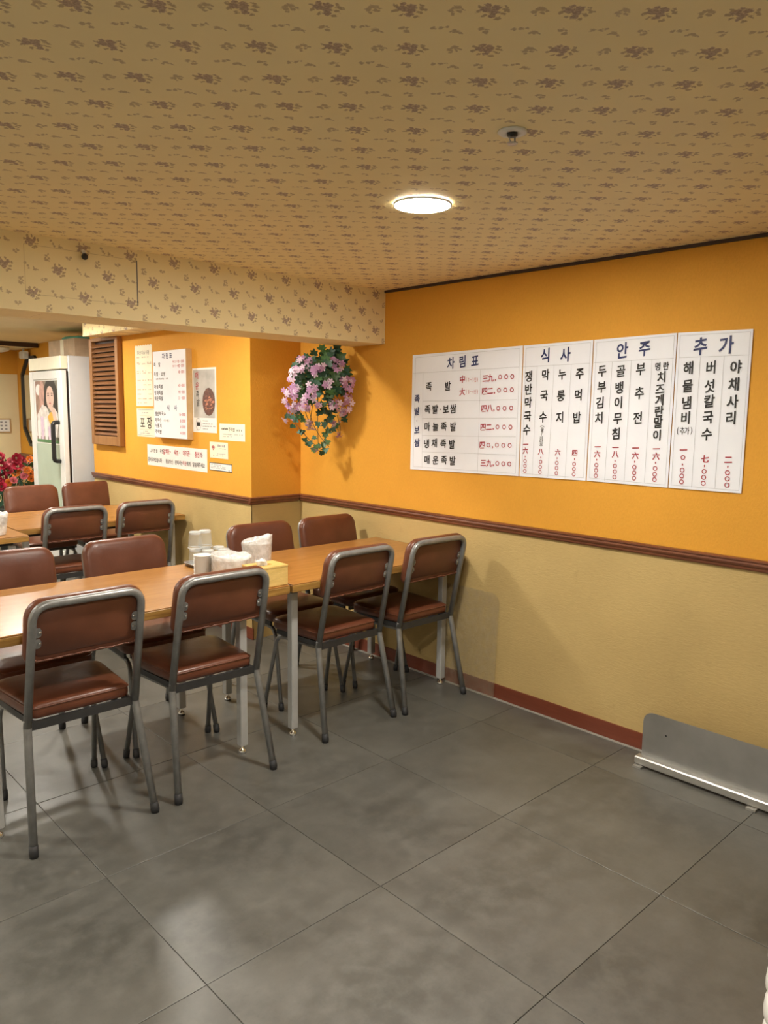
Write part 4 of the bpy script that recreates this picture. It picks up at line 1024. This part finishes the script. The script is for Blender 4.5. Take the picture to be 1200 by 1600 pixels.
for (a, b_, c) in spots:
    q = on_y(a, b_, 8.12+rnd.uniform(-.16, .05)) - fp
    place('blossom', roses[c], bq, q, (rnd.uniform(-.6, .2), -1, rnd.uniform(.1, .8)), rnd.uniform(0, 6), .82 if c == 'redpetal' else .62)
    stem.tube([base, base*.4+q*.6+Vector((0, .05, 0)), q], .004, 5)
stem.build('stems', M['leafdark'], bq)
for k in range(95):
    q = on_y(rnd.uniform(-12, 58), rnd.uniform(722, 790), 8.12+rnd.uniform(-.12, .12)) - fp
    place('leaf', LM['long', rnd.choice(['leafgreen', 'leafdark', 'leafblue'])], bq, q, (rnd.uniform(-1, 1), -1, rnd.uniform(-.2, 1)), rnd.uniform(0, 6.3), rnd.uniform(.07, .12))

# ------------------------------------------------------------------ hanging flower ball on the wall
hb = thing('hanging_flowers', 'ball of trailing lilac artificial flowers and ivy hung in the wall corner', 'flowers', (WX-.006, 3.76, 1.70))
hb0 = Vector((WX-.006, 3.76, 1.70))
def c6(x, y): return (400+x/5.4545, 520+y/5.4545)
def floret_mesh(mat):
    mb = MB()
    for k in range(5):
        a = 2*math.pi*k/5; ca, sa = math.cos(a), math.sin(a)
        P_ = [(0, .0, 0), (.45, .28, .18), (1.0, .22, .05), (1.0, -.22, .05), (.45, -.28, .18)]
        mb.add([(ca*x-sa*y, sa*x+ca*y, z) for x, y, z in P_], [(0, 1, 2, 3, 4)], True)
    return mb.mesh('blossom', mat)
FL = [floret_mesh(M['lilac']), floret_mesh(M['palelilac'])]
rnd = random.Random(33)
core = Vector((2.985, 3.78, 1.68))
clusters = [(400, 240, 6), (440, 225, 3), (370, 320, 6), (330, 345, 3), (290, 375, 4), (510, 310, 6), (560, 285, 4), (480, 330, 3), (700, 290, 6), (690, 250, 3), (745, 415, 4), (795, 425, 7), (770, 470, 3), (600, 440, 4), (340, 480, 6), (270, 505, 4), (480, 465, 6), (460, 515, 4),
            (410, 555, 5), (330, 530, 4), (270, 555, 3), (300, 605, 4), (365, 620, 5), (310, 660, 5), (425, 640, 3), (790, 570, 5), (765, 635, 5), (725, 690, 4), (665, 770, 3), (660, 610, 3), (705, 605, 3), (530, 595, 3), (460, 770, 3), (455, 810, 3), (270, 735, 2), (715, 870, 2), (530, 1003, 2)]
def on_d(px, py, d):
    """point at horizontal distance d along the diagonal of the corner"""
    r = ray(px, py); q = Vector((0, 0, CAM_H)) + r*(d/(.621*r.x+.784*r.y)); q = q if q.x < WX-.012 else on_x(px, py, WX-.012)
    return q if q.y < PY0-.02 else on_y(px, py, PY0-.02)
def depth(x, y):
    """ball surface: the middle of the ball bulges towards the room"""
    u, v = (x-540)/320, (y-400)/360; r2 = min(1, u*u+v*v); return 4.75-.16*math.sqrt(1-r2)
st = MB()
for (x, y, n) in clusters:
    X0 = depth(x, y)
    for k in range(n+2):
        px, py = c6(x+rnd.uniform(-38, 38), y+rnd.uniform(-32, 32)); q = on_d(px, py, X0+rnd.uniform(-.03, .02))
        nr = (q-core).normalized()+Vector((rnd.uniform(-.6, .1), rnd.uniform(-.7, .3), rnd.uniform(-.2, .5)))
        place('blossom', FL[rnd.random() < .42], hb, q-hb0, nr, rnd.uniform(0, 6), rnd.uniform(.016, .0225))
    q = on_d(*c6(x, y), X0+.012); st.tube([core-hb0, (core*.5+q*.5+Vector((.0, 0, .03)))-hb0, q-hb0], .0018, 5)
leaves = []
for k in range(150):
    a, r = rnd.uniform(0, 6.283), math.sqrt(rnd.random()); x, y = 560+250*r*math.cos(a), 390+225*r*math.sin(a)
    leaves.append((x, y, rnd.uniform(.040, .066), depth(x, y)+rnd.uniform(.01, .10)))
for (x, y) in [(555, 150), (660, 165), (690, 150), (640, 190), (525, 205), (600, 215), (455, 250), (735, 175), (700, 185), (580, 180)]: leaves.append((x, y, .050, 4.71))
for (x, y) in [(270, 725), (310, 735), (360, 700), (340, 760), (400, 760), (315, 810), (370, 860), (360, 690), (385, 730), (410, 900), (455, 925), (395, 830), (480, 895), (440, 965), (490, 980), (535, 980), (590, 995), (565, 1010), (515, 955), (600, 985)]: leaves.append((x, y, .036, 4.72))
for (x, y) in [(580, 690), (620, 660), (650, 700), (600, 730), (630, 760), (690, 650), (740, 735), (640, 810), (590, 850), (615, 855), (575, 640), (555, 630), (660, 680), (770, 720), (530, 760), (610, 915), (585, 940), (690, 770), (600, 790), (545, 700)]: leaves.append((x, y, .042, 4.73))
for (x, y, s_, X0) in leaves:
    q = on_d(*c6(x, y), X0)
    nr = Vector((-.75, -.75, 0))+Vector((rnd.uniform(-.5, .5), rnd.uniform(-.5, .5), rnd.uniform(-.4, .9)))
    place('leaf', LM['ivy', rnd.choice(['leafgreen', 'leafgreen', 'leafdark', 'leafblue'])], hb, q-hb0, nr, rnd.uniform(0, 6.3), s_)
def vine(pts, X0, r=.0022):
    st.tube(fillet([on_d(*c6(x, y), X0)-hb0 for x, y in pts], .03, 4), r, 5)
vine([(440, 590), (455, 680), (490, 790), (550, 890), (620, 970)], 4.72)
vine([(300, 690), (340, 780), (400, 850), (470, 930), (560, 1000), (610, 1000)], 4.72)
vine([(590, 640), (610, 740), (600, 860)], 4.72)
vine([(690, 700), (720, 800), (715, 870)], 4.72)
vine([(540, 200), (555, 150)], 4.72); vine([(640, 230), (680, 165), (735, 180)], 4.72); vine([(405, 215), (410, 180)], 4.72)
vine([(430, 620), (420, 680), (455, 760), (460, 810)], 4.72)
st.tube([(0, 0, .06), (-.03, 0, .055), (-.06, 0, .03), core-hb0], .003, 6)
st.build('stems', M['stem'], hb)
MB().lathe([(.0001, -.06), (.05, -.05), (.07, 0), (.065, .01), (.0001, .0)], 16, core-hb0).build('basket', M['stem'], hb)

# ------------------------------------------------------------------ things leaning on the right wall
# clear acrylic sheet
aw, ah = .42, .565
ac = MB(); o = [(y, z) for y, z in rrect(aw, ah, [.02, .055, .01, .02], 6)]
ac.loops([[(0, y, z+ah/2) for y, z in o], [(.003, y, z+ah/2) for y, z in o]], smooth=False)
a_ = ac.build('acrylic_sheet', M['acrylic'], None, (WX-.043, 2.405+aw/2, .0042))
a_.rotation_euler = (0, math.radians(2.6), 0)
tag(a_, 'clear round-cornered acrylic sheet leaning on the khaki wall beside the last chair', 'acrylic sheet')
# stainless guard
gd = thing('steel_guard', 'low stainless steel guard plate with a rounded corner in a floor rail, by the wall', 'guard plate', (2.985, 1.508, 0))
gl = .95
o = [(-.004, .045), (-.004, .25)]
oc = [(0, .040)] + [(-.0+.045-.045*math.cos(a), .245-.045+.045*math.sin(a)) for a in [math.pi/2*k/7 for k in range(8)]] + [(gl, .245), (gl, .040)]
pl = MB().loops([[(.0, -s_, z) for s_, z in oc], [(.0035, -s_, z) for s_, z in oc]], smooth=False).build('plate', M['steel'], gd)
MB().tube([(-.0005, -.105, .165), (-.0012, -.105, .165)], .004, 8).build('hole', M['black'], pl)
MB().bbox(-.032, .012, -gl, .018, .010, .046, .005).build('floor_rail', M['steel_light'], gd)
for yy in (.0, -.475, -.93): MB().box(-.05, .010, yy-.025, yy+.012, .0006, .0098).build('foot', M['steel_light'], gd)
# white corrugated hose at the right picture edge
hp = on_z(1196, 1580, .30); dirx = Vector((RIGHT.x, RIGHT.y, 0)).normalized(); hc = Vector((hp.x, hp.y, 0)) + dirx*.084
pr = []
zz = .0; 
while zz < .62:
    pr += [(.066, zz+.001), (.0735, zz+.006), (.0775, zz+.016), (.078, zz+.030), (.0765, zz+.048), (.072, zz+.058), (.066, zz+.0625)]; zz += .0635
hs = thing('corrugated_hose', 'white ribbed upright hose at the lower right picture edge', 'hose', (hc.x, hc.y, 0))
MB().lathe([(.0001, .0008)]+pr+[(.0001, zz)], 40).build('ribbed_tube', M['whiteplastic'], hs)
MB().lathe([(.060, zz+.0005), (.072, zz+.0005), (.072, zz+.03), (.060, zz+.03), (.060, zz+.0005)], 40).build('end_collar', M['whiteplastic'], hs)
